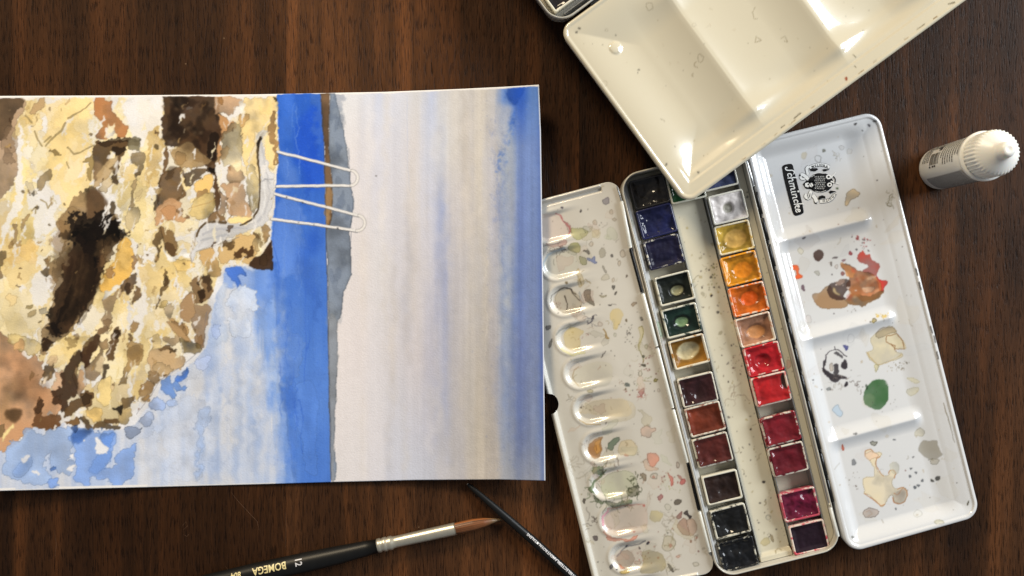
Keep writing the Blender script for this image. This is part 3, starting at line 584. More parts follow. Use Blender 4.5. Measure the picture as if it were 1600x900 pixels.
bl(C_, [(522,712),(550,712),(572,700),(574,728),(560,745),(550,726),(530,724)], (26,18,14), warp=1.2); bl(C_, [(140,228),(160,226),(152,244),(130,246)], (160,142,100)); bl(C_, [(135,268),(172,254),(168,274),(140,284)], (160,142,104))
bl(C_, [(182,315),(205,305),(200,320)], (150,130,96)); bl(C_, [(180,262),(225,250),(222,275),(190,282)], (206,200,186), a=.7); bl(C_, [(845,265),(870,190),(895,165),(910,200),(905,290),(870,300)], (160,130,96)); bl(C_, [(25,180),(70,185),(78,220),(45,228)], (222,196,142), a=.7)
bl(C_, [(645,715),(655,712),(652,722)], (120,70,50)); bl(C_, [(660,670),(690,655),(702,665),(680,684)], (150,120,80))
bl(C_, [(780,300),(850,330),(892,400),(870,405),(830,360)], (168,136,96))
PC.clip = blur(pip(_X, _Y, clpoly).astype(float), 1)
random.seed(91)
for k in range(170):
    x, y = random.uniform(150, 425), random.uniform(160, 655)
    PC.blot(blob(x, y, random.uniform(.8, 2.6), random.uniform(3, 15), random.uniform(-.1, .55), .5, 8), random.choice([(232,228,224),(236,224,190),(230,228,226)]), a=random.uniform(.6, 1), edge=0, warp=2.2, mott=.02)
for k in range(110):
    x, y = random.uniform(8, 425), random.uniform(160, 655)
    PC.blot(blob(x, y, random.uniform(.8, 3.4), random.uniform(1.2, 6), random.uniform(-.1, .7), .5, 8), random.choice([(104,78,48),(132,104,66),(168,136,88),(72,50,32),(190,160,110)]), a=random.uniform(.35, .85), edge=.3, ew=1, warp=2.6)
PC.clip = None
# blue blots bottom left
bl(E_, [(10,380),(16,330),(40,280),(62,255),(110,250),(122,225),(150,200),(178,225),(192,232),(205,250),(222,225),(262,215),(290,195),(335,210),(352,260),(332,330),(308,352),(352,360),(325,425),(290,420),(240,395),(228,345),(240,300),(215,335),(202,378),(232,430),(225,472),(180,468),(150,482),(90,460),(30,430)], (162,188,232), warp=3, a=.85, mott=.10)
bl(E_, [(345,225),(400,210),(450,222),(520,222),(545,268),(520,330),(488,390),(520,388),(545,375),(548,330),(585,305),(610,290),(645,278),(622,330),(640,395),(605,450),(560,478),(490,452),(430,432),(415,478),(360,462),(348,400),(362,335),(338,270)], (132,166,228), warp=3, a=.85, mott=.12)
bl(E_, [(345,232),(395,212),(440,222),(400,258),(375,285),(345,275)], (82,128,214), soft=2); bl(E_, [(470,235),(530,240),(525,290),(490,290)], (98,142,220), a=.7, soft=2); bl(E_, [(80,390),(140,345),(150,380),(100,440),(70,440)], (118,156,224), a=.5, soft=3)
bl(E_, [(440,350),(500,320),(520,340),(480,400),(430,430),(415,400)], (104,146,222), a=.5, soft=2)
bl(E_, [(228,462),(250,446),(275,448),(268,478),(236,490)], (130,164,228)); bl(E_, [(335,200),(352,192),(368,200),(350,220)], (86,130,216)); bl(E_, [(232,395),(250,385),(258,400),(240,412)], (96,138,216))
for P_ in ([(98,352),(115,335),(142,338),(130,366),(104,372)], [(150,408),(175,402),(176,425),(158,424)], [(435,255),(465,260),(480,280),(508,298),(492,325),(462,325),(450,285)], [(312,390),(350,366),(360,380),(335,405)], [(318,330),(340,322),(338,344)], [(385,262),(402,258),(394,272)]):
    bl(E_, P_, (232,232,236), edge=.1, mott=.03, a=1)
bl(E_, [(590,205),(650,198),(640,240),(600,250)], (166,188,232), a=.7); bl(E_, [(660,160),(700,135),(725,145),(700,190),(665,190)], (170,190,230), a=.7); bl(E_, [(690,90),(735,65),(770,90),(755,125),(705,125)], (158,182,230), a=.75)
bl(D_, [(150,620),(165,585),(200,562),(215,600),(245,570),(282,522),(284,548),(262,575),(240,600),(262,608),(280,612),(258,632),(235,632),(222,612),(225,668),(190,652),(158,632)], (112,152,222), mott=.15); bl(D_, [(222,570),(282,524),(282,550),(240,595)], (78,124,212), a=.8)
bl(D_, [(320,478),(375,468),(380,510),(345,535),(318,510)], (176,192,230), a=.65); bl(D_, [(180,690),(215,670),(235,700),(200,712)], (160,184,230), a=.7); bl(D_, [(395,340),(415,310),(430,340),(415,390)], (160,180,226), a=.5)
bl(E_, [(750,180),(800,120),(900,60),(980,150),(930,300),(940,440),(860,460),(780,330)], (196,208,232), a=.4, edge=.25, warp=5); bl(E_, [(930,130),(985,120),(960,220),(940,330),(938,420),(915,445),(925,300),(930,220)], (154,180,226), a=.5, soft=2, warp=4)
PC.line(D_([(370,260),(360,330),(358,400),(330,450),(250,520),(150,580),(110,650),(40,740)]), (110,108,116), .8, .6)
# the two white ladder rails
for p in ([(434,237),(470,246),(547,266)], [(433,291),(508,290),(548,290)], [(429,303),(508,323),(560,337)], [(425,342),(508,353),(557,360.5)]):
    PC.line([(x, y + .6) for x, y in p], (96,98,104), 5.2, .75, warp=.5)
    PC.line(p, (232,229,226), 3.8, 1, warp=.4)
for cx, cy, r, a0, a1 in ((547,278,12,-75,92), (558,348.5,12,-75,95)):
    P_ = [(cx + r * math.cos(math.radians(a)), cy + r * math.sin(math.radians(a))) for a in range(a0, a1, 12)]
    PC.line(P_, (140,138,138), 5.4, .7, warp=.2); PC.line(P_, (230,226,222), 3.6, 1, warp=.2)
for x, y in ((449,310),(473,315),(468,348),(490,352),(519,277),(529,358),(512,323)): PC.blot(blob(x, y, 1.2, 1.2), (60,60,66), a=.9, edge=0)
PC.blot(blob(586, 274.5, 1.2, 1.0), (90,86,84), a=.8, edge=0)
# ------------------------------------------------------------------ dried paint, drips and specks on the enamel
LC = Canvas(770, 165, 1550, 915); WK[0] = 1.7
random.seed(77)
F1 = T(840, 270, 4.5); F2 = T(840, 450, 4.5); F3 = T(860, 630, 3.3333); Q4 = T(960, 240, 4.2857); Q5 = T(1000, 400, 4.5); Q6 = T(1040, 560, 4.5); Q7 = T(1060, 720, 5)
R1 = T(1160, 170, 3.913); R2 = T(1200, 340, 4.09); R3 = T(1240, 500, 3.75); R4 = T(1280, 640, 3.75)
def sb(f, pts, col, cv=None, **k):
    k.setdefault('a', .9); k.setdefault('edge', .6); k.setdefault('ew', 1); k.setdefault('warp', 1.6); k.setdefault('mott', .28); k.setdefault('amott', .5); k['a'] *= .92
    if f in (F1, F2, F3) and k['a'] < .84 or f in (F1, F2, F3) and max(col) > 150: k['a'] *= .72
    (cv or LC).blot(f(pts), col, **k)
def ring(x, y, rx, ry_, col, cv=None, a=.18, ea=.6, ang=0, w_=.9):
    cv = cv or LC; P_ = blob(x, y, rx, ry_, ang, .18, 9)
    cv.blot(P_, col, a=a, edge=.0, warp=.8); Q = smoothpoly(P_); cv.line(np.vstack([Q, Q[:1]]), tuple(c * .62 for c in col), w_, ea, warp=.8, vary=1)
def specks(poly, n, cols, r0, r1, cv=None, a=(.4, .9), el=1.6):
    cv = cv or LC; P_ = np.array(poly, float); k = 0
    while k < n:
        x, y = random.uniform(P_[:, 0].min(), P_[:, 0].max()), random.uniform(P_[:, 1].min(), P_[:, 1].max())
        if not pip(np.array([[x]]), np.array([[y]]), P_)[0, 0]: continue
        k += 1; r = r0 + (r1 - r0) * random.random() ** 3
        cv.blot(blob(x, y, r * random.uniform(.7, el), r * random.uniform(.7, 1.1), random.uniform(0, 3.1), .4, 7), random.choice(cols), a=random.uniform(*a), edge=.2, ew=1, warp=.5)
def squiggles(poly, n, cols, l0, l1, cv=None, a=(.25, .7)):
    cv = cv or LC; P_ = np.array(poly, float)
    for k in range(n):
        x, y = random.uniform(P_[:, 0].min(), P_[:, 0].max()), random.uniform(P_[:, 1].min(), P_[:, 1].max())
        if not pip(np.array([[x]]), np.array([[y]]), P_)[0, 0]: continue
        an = random.uniform(0, 6.28); L_ = [(x, y)]
        for j in range(random.randint(2, 5)):
            an += random.uniform(-1.2, 1.2); l = random.uniform(l0, l1); x += l * math.cos(an); y += l * math.sin(an); L_.append((x, y))
        cv.line(L_, random.choice(cols), random.uniform(.6, 1.5), random.uniform(*a), warp=1, vary=1)
FLAP = [(848, 314), (940, 292), (966, 300), (1104, 862), (1096, 890), (925, 898)]
DK = [(40, 34, 30), (60, 50, 40), (70, 62, 56), (50, 44, 44)]; GR = [(150, 140, 116), (132, 126, 110), (166, 150, 110), (120, 110, 96), (170, 140, 120)]
specks(FLAP, 90, DK, .35, 1.2); specks(FLAP, 50, GR, .5, 2.6, a=(.2, .5)); squiggles(FLAP, 90, GR + DK[:1], 1.2, 3.5)
for k in range(26):
    cx_, cy_ = random.uniform(870, 1090), random.uniform(320, 880)
    if not pip(np.array([[cx_]]), np.array([[cy_]]), np.array(FLAP, float))[0, 0]: continue
    c_ = random.choice([DK, DK, GR, [(150,90,80),(120,60,54)], [(110,116,60),(150,150,80)]]); an = random.uniform(0, 3.14)
    for j in range(random.randint(4, 16)):
        q = random.gauss(0, 9); LC.blot(blob(cx_ + q * math.cos(an) + random.gauss(0, 2.2), cy_ + q * math.sin(an) + random.gauss(0, 2.2), random.uniform(.35, 1.3), random.uniform(.35, 1.0), an, .4, 7), random.choice(c_), a=random.uniform(.4, .9), edge=.2, ew=1, warp=.6)
specks([(960, 700), (1080, 700), (1100, 880), (980, 890)], 26, [(186, 92, 80), (170, 110, 96), (120, 60, 50)], .8, 3.0, a=(.4, .8))
# smears in and round the wells
sb(F1, [(35,300),(90,290),(140,290),(180,330),(225,380),(228,420),(205,455),(150,470),(35,470)], (214,190,178), a=.5, edge=.3, warp=1.5)
LC.line(F1([(130,288),(165,305),(195,350),(225,380),(230,410),(205,440)]), (176,80,84), 2.0, .7, warp=1.4, vary=1)
sb(F1, [(60,500),(110,505),(180,480),(205,485),(175,520),(100,522)], (176,96,84), a=.6, warp=2); sb(F1, [(180,340),(230,370),(235,420),(215,410),(190,360)], (150,110,104), a=.4, warp=2)
sb(F1, [(240,400),(270,390),(330,400),(345,430),(300,470),(265,465)], (168,166,90), a=.75, warp=2); sb(F1, [(215,530),(235,495),(280,490),(302,520),(295,560),(270,570),(230,555)], (160,158,60), a=.8, warp=2)
sb(F1, [(290,590),(340,600),(345,640),(310,645)], (150,156,70), a=.8, warp=2); sb(F1, [(320,380),(380,375),(375,410),(335,410)], (160,160,130), a=.4, warp=2); sb(F1, [(190,540),(240,545),(280,570),(240,580)], (170,170,140), a=.5, warp=2)
sb(F1, [(350,595),(380,600),(398,580),(402,620),(418,625),(400,640),(378,625),(345,612)], (92,104,150), a=.85, warp=1.2); sb(F1, [(320,545),(350,540),(368,560),(362,570),(345,555)], (56,50,48), a=.9)
sb(F1, [(455,195),(490,170),(505,185),(500,215),(470,218)], (128,118,146), a=.85, edge=.6)
for x, y, rx, ry_ in ((517,275,12,18),(538,328,14,9),(402,348,14,16),(380,500,13,14),(600,570,19,26),(530,758,9,13),(572,635,10,15)): ring(840 + x / 4.5, 270 + y / 4.5, rx / 4.5, ry_ / 4.5, (160,138,110), a=.3)
sb(F1, blob(457, 568, 28, 33), (164,154,126), a=.75, edge=.4); sb(F1, blob(172, 247, 8, 8), (80,74,84)); sb(F1, blob(308, 270, 6, 8), (56,50,50)); sb(F1, blob(523, 584, 11, 11), (50,44,42)); sb(F1, blob(624, 732, 8, 8), (90,76,60)); sb(F1, blob(205, 768, 8, 10), (110,92,60))
sb(F1, [(440,740),(470,712),(500,720),(505,745),(470,755)], (166,158,136), a=.6, warp=2); sb(F1, [(458,650),(480,680),(485,705),(468,695)], (120,112,96), a=.6)
sb(F1, [(275,690),(290,672),(300,700),(315,720),(325,775),(300,800),(280,770),(285,730)], (178,152,96), a=.55, edge=.6, warp=1.5); squiggles(F1([(270,670),(340,670),(340,800),(270,800)]), 8, [(120,96,50)], 2, 4)
sb(F1, [(430,100 + 300),(445,420),(430,460),(390,455),(380,415)], (190,176,136), a=.5, edge=.4); sb(F1, [(520,800),(545,795),(535,825)], (50,46,40)); sb(F1, [(545,840),(558,835),(552,860),(540,860)], (60,54,48)); sb(F1, [(430,855),(470,860),(485,868),(455,872)], (130,120,90), a=.7)
sb(F1, [(120,535),(60,560),(90,545),(150,520),(180,520)], (90,70,64), a=.5, warp=2.5)
squiggles(F1([(60,520),(200,520),(200,560),(60,560)]), 14, DK, 2, 4, a=(.4, .8))
# well 2 blue-grey, well 3 dark edged
sb(F1, [(60,590),(100,560),(200,545),(280,570),(290,640),(270,700),(200,735),(110,735),(60,700),(50,640)], (184,184,162), a=.35, warp=1.5, edge=.2); LC.line(F1([(50,690),(40,640),(70,580),(120,552),(190,532)]), (140,160,176), 3.0, .6, warp=.8)
sb(F2, [(120,80),(150,20),(190,5),(250,20),(290,60),(310,110),(295,150),(250,172),(190,170),(140,150)], (164,146,112), a=.55, warp=2, mott=.3)
for L_ in ([(95,70),(110,40),(150,10),(190,2),(240,15),(270,40)], [(190,60),(210,110),(200,160)], [(240,20),(262,50),(300,90)], [(250,160),(290,172),(305,130)], [(100,70),(85,110),(90,140)]):
    LC.line(F2(L_), (46,38,30), 1.8, .8, warp=1.6, vary=1.2)
sb(F2, [(325,20),(350,8),(370,20),(375,60),(395,100),(400,122),(375,115),(345,100),(325,60)], (84,76,62), a=.9, warp=2, mott=.5); sb(F2, [(340,50),(362,45),(368,80),(350,85)], (166,152,124), a=.8); sb(F2, [(290,20),(320,60),(330,110),(310,90)], (150,156,160), a=.5)
# well 4 yellow
sb(F2, [(180,340),(200,300),(250,275),(320,295),(325,320),(305,340),(300,400),(270,430),(220,428),(190,400)], (196,172,104), a=.6, warp=1.5, edge=.3); LC.line(F2([(150,400),(185,440),(240,470),(330,455)]), (206,200,130), 3.5, .5, warp=1)
LC.line(F2([(130,330),(150,300),(220,265),(300,240)]), (120,124,116), 1.6, .5, warp=1.4, vary=1); sb(F2, [(510,190),(530,150),(570,145),(600,180),(590,220),(570,280),(540,290),(525,240)], (196,170,100), a=.65, warp=2, edge=.2)
sb(F2, [(65,262),(90,260),(80,290),(62,285)], (50,46,44), warp=2); sb(F2, [(78,400),(105,358),(102,390),(85,420)], (70,60,50), warp=1.4); sb(F2, [(385,200),(400,198),(400,222),(388,220)], (40,36,44)); squiggles(F2([(350,200),(400,200),(400,260),(350,260)]), 10, [(60,56,70)], 1.5, 3)
LC.line(F2([(465,290),(480,310),(490,340),(500,355),(482,350),(478,325)]), (140,104,44), 1.6, .8, warp=1); LC.line(F2([(715,270),(740,268),(748,310),(735,345),(715,400),(720,440),(735,480),(740,530)]), (130,122,70), 1.4, .8, warp=1.6)
sb(F2, [(712,275),(738,268),(745,300),(738,340),(720,420),(712,380),(716,330)], (188,174,116), a=.6, edge=.5, warp=1.4); sb(F2, [(655,115),(690,100),(700,110),(680,130),(660,130)], (160,120,76), a=.8, warp=2); sb(F2, [(715,205),(732,210),(738,232),(722,228)], (40,34,30)); sb(F2, blob(745,483,9,7), (50,50,34)); sb(F2, [(725,545),(745,535),(762,545),(750,555)], (50,46,32)); sb(F2, blob(622,230,9,9), (100,84,56)); sb(F2, blob(830,648,15,14), (120,110,50), edge=.8); ring(840+722/4.5,450+600/4.5,3.2,4,(170,160,130)); ring(840+440/4.5,450+252/4.5,3.6,4,(190,160,140)); sb(F2, [(500,115),(520,120),(510,130),(490,122)], (60,54,48)); ring(840+765/4.5,450+410/4.5,1.8,3.6,(150,150,96)); ring(840+540/4.5,450+330/4.5,2,3,(160,160,130)); ring(840+850/4.5,450+720/4.5,2,2.4,(150,130,110))
# well 5, 6
sb(F2, [(240,620),(270,570),(340,540),(430,520),(520,540),(520,640),(480,690),(380,700),(290,700),(250,670)], (190,184,150), a=.3, warp=1.2, edge=.15); LC.line(F2([(290,690),(262,660),(245,620),(255,580),(290,555)]), (150,120,80), 1.3, .6, warp=.6); sb(F2, blob(627,678,20,17), (34,48,44), edge=.2); sb(F2, blob(617,712,7,10), (140,126,100)); sb(F2, [(350,720),(390,715),(385,738),(355,735)], (150,140,104), a=.7)
sb(F2, [(700,735),(725,715),(745,710),(750,740),(725,765),(712,745)], (176,90,84), a=.8, warp=2); squiggles(F2([(690,700),(770,700),(770,770),(690,770)]), 10, [(160,90,80)], 1.5, 3); squiggles(F2([(230,740),(250,740),(250,800),(230,800)]), 6, GR, 1.5, 3)
sb(F2, [(310,880),(330,820),(400,790),(500,780),(620,790),(640,900)], (206,182,134), a=.3, warp=1.2, edge=.2)
sb(F3, [(160,60),(175,20),(220,-10),(330,-20),(430,0),(440,60),(400,90),(320,100),(220,100),(175,90)], (200,178,126), a=.35, warp=1.2, edge=.25); LC.line(F3([(155,50),(140,60),(150,90),(190,108),(260,112)]), (150,120,64), 1.6, .6, warp=1)
# well 7: orange drop and green stroke
sb(F3, [(205,215),(235,190),(272,178),(262,210),(266,250),(255,285),(232,290),(208,265),(200,235)], (136,84,34), edge=.3); sb(F3, [(230,200),(265,185),(258,215),(262,250),(240,265),(228,240)], (192,138,66), a=.9); LC.line(F3([(238,220),(242,245)]), (130,84,40), 1.2, .8)
sb(F3, [(298,235),(312,200),(340,184),(360,182),(358,200),(330,225),(325,242)], (30,78,38), warp=1.4); sb(F3, [(355,230),(370,200),(420,190),(450,220),(435,270),(390,275),(360,260)], (198,176,128), a=.6, warp=2, edge=.6)
# well 8: green
for P_ in ([(190,440),(215,425),(235,395),(262,370),(300,352),(290,365),(250,400),(228,432),(228,470),(205,455)], [(215,345),(245,332),(282,335),(275,362),(240,372),(222,372)], [(225,470),(260,500),(300,520),(262,518),(235,500)], [(290,510),(340,518),(400,508),(430,495),(425,520),(360,545),(310,540)]):
    sb(F3, P_, (62,84,44), a=.8, warp=3.5, mott=.5)
squiggles(F3([(190,330),(300,330),(260,400),(220,500),(190,470)]), 26, [(46,70,34),(70,90,50)], 2, 4, a=(.4,.8)); squiggles(F3([(230,500),(430,500),(430,555),(260,550)]), 24, [(60,70,40),(80,80,50)], 2, 4, a=(.4,.8)); squiggles(F3([(250,320),(360,315),(360,335),(250,345)]), 10, [(80,56,40)], 2, 4)
sb(F3, [(265,400),(300,370),(360,350),(420,360),(450,400),(445,450),(400,490),(320,500),(280,480),(260,440)], (170,178,136), a=.5, warp=1.4); sb(F3, [(400,460),(415,440),(450,425),(462,445),(460,470),(425,490)], (92,88,64), a=.85, warp=2.2, mott=.4); squiggles(F3([(410,370),(470,370),(470,480),(410,480)]), 16, [(60,64,40)], 2, 3.5, a=(.4,.8))
# well 9: pink
sb(F3, [(268,600),(285,565),(330,545),(420,528),(470,530),(500,560),(505,620),(480,670),(400,690),(330,690),(290,660)], (206,166,146), a=.4, warp=1.5, edge=.25); LC.line(F3([(300,560),(275,590),(275,630),(290,660)]), (214,130,150), 4, .6, warp=1.2, vary=.8)
sb(F3, [(275,650),(300,690),(350,705),(420,705),(450,690),(440,712),(360,718),(300,712)], (206,104,76), a=.7, warp=3); LC.line(F3([(300,550),(340,545),(420,530),(480,528)]), (190,110,100), 1.6, .55, warp=1.5, vary=1); sb(F3, blob(545,590,38,34), (180,162,96), a=.65, warp=2, edge=.3)
# well 10
sb(F3, [(345,810),(370,775),(420,768),(435,810),(420,850),(390,865),(365,850)], (186,140,100), a=.65, warp=2, edge=.3); sb(F3, [(355,835),(375,850),(395,860),(370,862)], (190,104,70), a=.7); LC.line(F3([(345,800),(370,770),(400,745),(440,735),(500,715)]), (80,80,90), 1.6, .6, warp=1.5, vary=1)
sb(F3, [(480,775),(520,765),(570,780),(600,830),(580,870),(520,890),(470,880),(480,830)], (200,172,88), a=.75, warp=2, edge=.3); ring(860+455/3.33,630+829/3.33,5,2.8,(190,120,90)); sb(F3, [(360,880),(400,870),(410,882),(380,892)], (170,140,60))
for x, y, r in ((508,730,8),(462,755,6),(395,745,6),(318,850,11),(345,868,5)): sb(F3, blob(x, y, r, r), (40,38,46), warp=1)
# right part of the flap: pinks and dark dots
sb(F3, [(472,155),(480,120),(505,112),(530,130),(548,128),(548,145),(530,152),(522,175),(500,178)], (204,164,140), a=.75, edge=.8, warp=1.4); sb(F3, [(505,268),(520,258),(555,262),(568,290),(555,312),(525,328),(510,300)], (206,124,96), a=.85, warp=1.4); sb(F3, [(485,300),(505,290),(515,325),(560,335),(545,350),(500,345)], (196,156,126), a=.6, edge=.6)
sb(F3, [(610,360),(625,375),(640,390),(638,420),(628,432),(622,400)], (190,96,84)); sb(F3, [(672,410),(690,392),(705,405),(695,422),(678,425)], (176,74,70)); sb(F3, [(660,378),(675,380),(690,395),(680,400)], (170,90,76), a=.8); sb(F3, blob(572,488,13,15), (184,64,66)); sb(F3, [(470,372),(480,362),(498,372),(500,400),(485,402)], (110,96,76)); ring(860+540/3.33,630+378/3.33,5,4.4,(150,146,124)); sb(F3, [(645,515),(655,500),(675,502),(682,518),(665,530)], (48,38,26)); ring(860+610/3.33,630+540/3.33,4.4,5,(160,156,130)); sb(F3, [(655,600),(672,572),(688,565),(680,600)], (140,60,50)); sb(F3, [(695,575),(712,560),(722,582),(738,590),(728,602),(712,585)], (36,28,26), warp=2)
sb(F3, [(660,640),(675,615),(705,600),(718,640),(722,690),(690,685),(670,665)], (160,116,92), edge=.6); sb(F3, [(712,605),(745,605),(765,640),(750,680),(725,692),(718,640)], (204,160,130), edge=.5); ring(860+615/3.33,630+730/3.33,10,12,(180,166,126), a=.35); squiggles(F3([(585,690),(650,690),(650,775),(585,775)]), 6, [(150,140,110)], 3, 5)
sb(F3, [(605,840),(615,838),(640,860),(645,878),(625,870)], (50,44,30), warp=1.4); squiggles(F3([(600,830),(665,830),(665,885),(600,885)]), 8, [(80,70,50)], 2, 4); sb(F3, blob(730,722,7,7), (140,90,64)); sb(F3, blob(664,798,12,9), (196,150,130), a=.8); ring(860+757/3.33,630+838/3.33,4.6,3,(160,150,120)); ring(860+660/3.33,630+322/3.33,2,4.4,(150,120,100)); ring(860+756/3.33,630+700/3.33,1.6,4,(160,140,110)); squiggles(F3([(585,560),(640,560),(640,680),(585,680)]), 12, [(120,110,90)], 1.5, 4); squiggles(F3([(100,260),(150,260),(150,400),(100,400)]), 10, [(150,140,120)], 3, 6, a=(.3,.5))
sb(F3, [(175,495),(185,500),(180,522),(168,515)], (44,36,28)); sb(F3, [(225,695),(248,695),(245,715),(230,715)], (48,36,40)); squiggles(F3([(190,580),(225,580),(225,660),(190,660)]), 10, [(70,60,54)], 1.5, 3.5)
# centre channel and tray strips
CH = [(1058, 335), (1105, 330), (1215, 800), (1238, 862), (1192, 872), (1170, 780), (1140, 660), (1096, 500)]
specks(CH, 80, DK, .4, 1.6); specks(CH, 70, [(150,132,84),(140,130,100),(170,150,90)], .6, 2.6, a=(.3,.6)); squiggles(CH, 40, [(150,132,90),(120,104,70)], 1.2, 4)
for x, y, r in ((488,103,6),(432,217,7),(498,275,8),(550,396,10),(555,218,6),(500,150,9)): sb(Q5, blob(x, y, r, r), (52,44,40))
specks(Q5([(640,680),(720,680),(720,820),(640,820)]), 24, [(60,34,34),(90,60,50)], .5, 1.3); sb(Q6, blob(689,871,8,8), (44,34,26)); sb(Q6, blob(606,498,5,5), (44,34,26)); sb(Q7, blob(666,168,10,9), (40,36,26)); sb(Q7, [(755,535),(775,532),(772,542)], (40,34,28)); sb(Q7, [(710,570),(735,600),(740,640),(720,620)], (150,130,90), a=.7); sb(Q7, [(650,615),(700,600),(720,640),(680,665),(645,650)], (196,178,120), a=.6, edge=.4); ring(1060+706/5,720+440/5,4,4,(160,160,150)); squiggles(Q6([(440,190),(500,190),(500,330),(440,330)]), 8, [(140,120,100)], 3, 6); specks(Q4([(640,740),(690,740),(690,880),(640,880)]), 22, [(120,120,50),(60,60,40)], .5, 1.6)
specks([(975, 300), (985, 300), (1120, 880), (1108, 870)], 60, DK, .4, 1.2); sb(F2, [(820,260),(835,240),(865,260),(882,310),(870,390),(850,380),(835,330)], (138,158,128), a=.85, edge=.5); sb(F1, [(635,340),(665,335),(680,370),(665,400),(645,380)], (150,150,120), a=.7, edge=.4); sb(Q5, [(1030,730),(1055,740),(1060,780),(1035,790)], (200,160,140), a=.7)
specks([(1165, 300), (1178, 300), (1300, 780), (1292, 800)], 60, DK + [(150,120,80)], .4, 1.6)
# ---- right lid
LID = [(1185, 250), (1355, 195), (1382, 215), (1505, 780), (1490, 800), (1345, 835), (1310, 790)]
specks(LID, 70, DK + [(120, 90, 90), (110, 60, 50)], .35, 1.1); specks(LID, 40, [(170,150,116),(190,170,140)], .8, 3, a=(.25,.5)); squiggles(LID, 30, [(170,160,140),(140,130,110)], 1.2, 3.5, a=(.2,.5))
sb(R1, [(628,540),(640,510),(672,484),(695,500),(718,520),(690,548),(662,560),(645,598),(628,590)], (220,190,142), a=.9, edge=.9); sb(R1, blob(377,286,20,22), (176,164,138), a=.6, edge=.15); sb(R1, blob(497,255,12,11), (120,120,86), edge=.8); ring(1160+608/3.913,170+237/3.913,4,3.6,(170,160,150)); ring(1160+462/3.913,170+307/3.913,5,4.6,(180,176,170), a=.05); ring(1160+655/3.913,170+262/3.913,4,4,(170,156,130), a=.1, ea=.3)
sb(R1, [(682,88),(700,86),(698,96),(685,98)], (50,48,50)); sb(R1, [(762,92),(778,95),(782,108),(768,106)], (80,76,80)); sb(R1, [(795,72),(815,64),(818,72),(800,80)], (60,56,50)); sb(R1, blob(732,134,6,5), (80,80,80)); squiggles(R1([(560,270),(600,270),(600,320),(560,320)]), 8, [(150,140,120)], 1.5, 3); sb(R1, blob(583,486,8,7), (80,96,70)); squiggles(R1([(890,480),(925,480),(930,610),(900,610)]), 10, [(110,104,80)], 2, 4)
# well 2
sb(R2, [(290,235),(305,212),(335,208),(355,225),(352,255),(325,275),(300,268)], (62,42,34), edge=.5); sb(R2, [(140,318),(160,302),(185,308),(195,330),(200,360),(220,375),(205,390),(168,392),(178,365),(172,340),(150,335)], (214,92,46), a=.95, edge=.5); sb(R2, blob(208,214,19,20), (190,186,168), a=.7, edge=.5); sb(R2, [(295,340),(325,345),(330,375),(310,365)], (196,192,172), a=.6, edge=.5); sb(R2, blob(221,448,12,18), (96,74,84), edge=.6); sb(R2, [(218,132),(235,126),(245,130),(228,140)], (60,56,64)); ring(1200+258/4.09,340+648/4.09,4.6,5.6,(200,180,170), a=.2, ea=.4)
sb(R2, [(572,258),(590,222),(610,215),(622,240),(655,235),(662,268),(690,285),(705,300),(718,330),(705,355),(690,380),(660,365),(610,345),(635,320),(632,300),(600,290)], (190,44,28), warp=3.2, edge=.3); sb(R2, [(690,370),(712,395),(755,400),(765,415),(745,450),(740,475),(715,470),(700,430)], (190,40,32), warp=1.4)
sb(R2, [(460,310),(480,293),(520,305),(570,328),(620,340),(680,360),(712,400),(730,440),(722,480),(700,505),(650,530),(600,535),(560,500),(520,470),(500,420),(520,390),(500,350)], (178,102,54), warp=2.2, mott=.5); sb(R2, [(462,308),(480,296),(540,318),(560,350),(540,380),(515,370),(490,335)], (196,130,72), warp=2.5, edge=.2, a=.7); sb(R2, [(570,370),(640,360),(690,390),(700,440),(660,470),(600,460),(565,420)], (206,150,112), a=.55, warp=4, mott=.5, edge=.1, soft=2); sb(R2, [(640,380),(690,370),(690,385),(650,400)], (224,196,166), a=.6, edge=0, warp=2.5); sb(R2, [(600,450),(680,440),(660,470),(620,475)], (222,190,160), a=.6, warp=2)
sb(R2, [(500,515),(560,490),(620,500),(690,485),(735,470),(712,510),(650,545),(600,570),(550,555),(500,540)], (116,80,42), warp=3.2, mott=.5, edge=.4); sb(R2, [(540,440),(580,420),(600,470),(560,500),(520,490)], (160,96,48), a=.7, warp=4, edge=.1, soft=2)
sb(R2, [(284,510),(290,485),(330,475),(370,440),(400,435),(420,480),(480,520),(515,548),(490,580),(420,583),(340,578),(300,550)], (148,118,86), edge=.5, warp=1.2); sb(R2, [(380,450),(400,425),(440,415),(465,395),(520,400),(525,450),(480,495),(500,520),(450,530),(400,510),(382,480)], (58,34,26), warp=1.4, mott=.25); sb(R2, [(415,448),(428,450),(440,480),(468,490),(450,502),(425,490),(412,470)], (190,166,120)); sb(R2, [(430,420),(470,395),(500,405),(460,430)], (180,150,130), a=.5, warp=3)
for k in range(40):
    x, y = random.uniform(500, 730), random.uniform(330, 540)
    if pip(np.array([[x]]), np.array([[y]]), np.array([(500,350),(600,340),(700,390),(725,440),(700,500),(620,550),(520,520),(510,420)], float))[0, 0]:
        sb(R2, blob(x, y, random.uniform(6, 20), random.uniform(5, 14), random.uniform(0, 3), .5), random.choice([(206,150,110),(150,84,44),(120,78,40),(190,60,36),(176,104,60),(212,170,130)]), a=.4, edge=.15, warp=3, soft=2)
for x, y, r in ((508,450,11),(482,425,6),(440,428,5),(560,467,7),(472,418,5),(520,455,5)): sb(R2, blob(x, y, r, r * .8), (222,206,196), edge=0, a=.95)
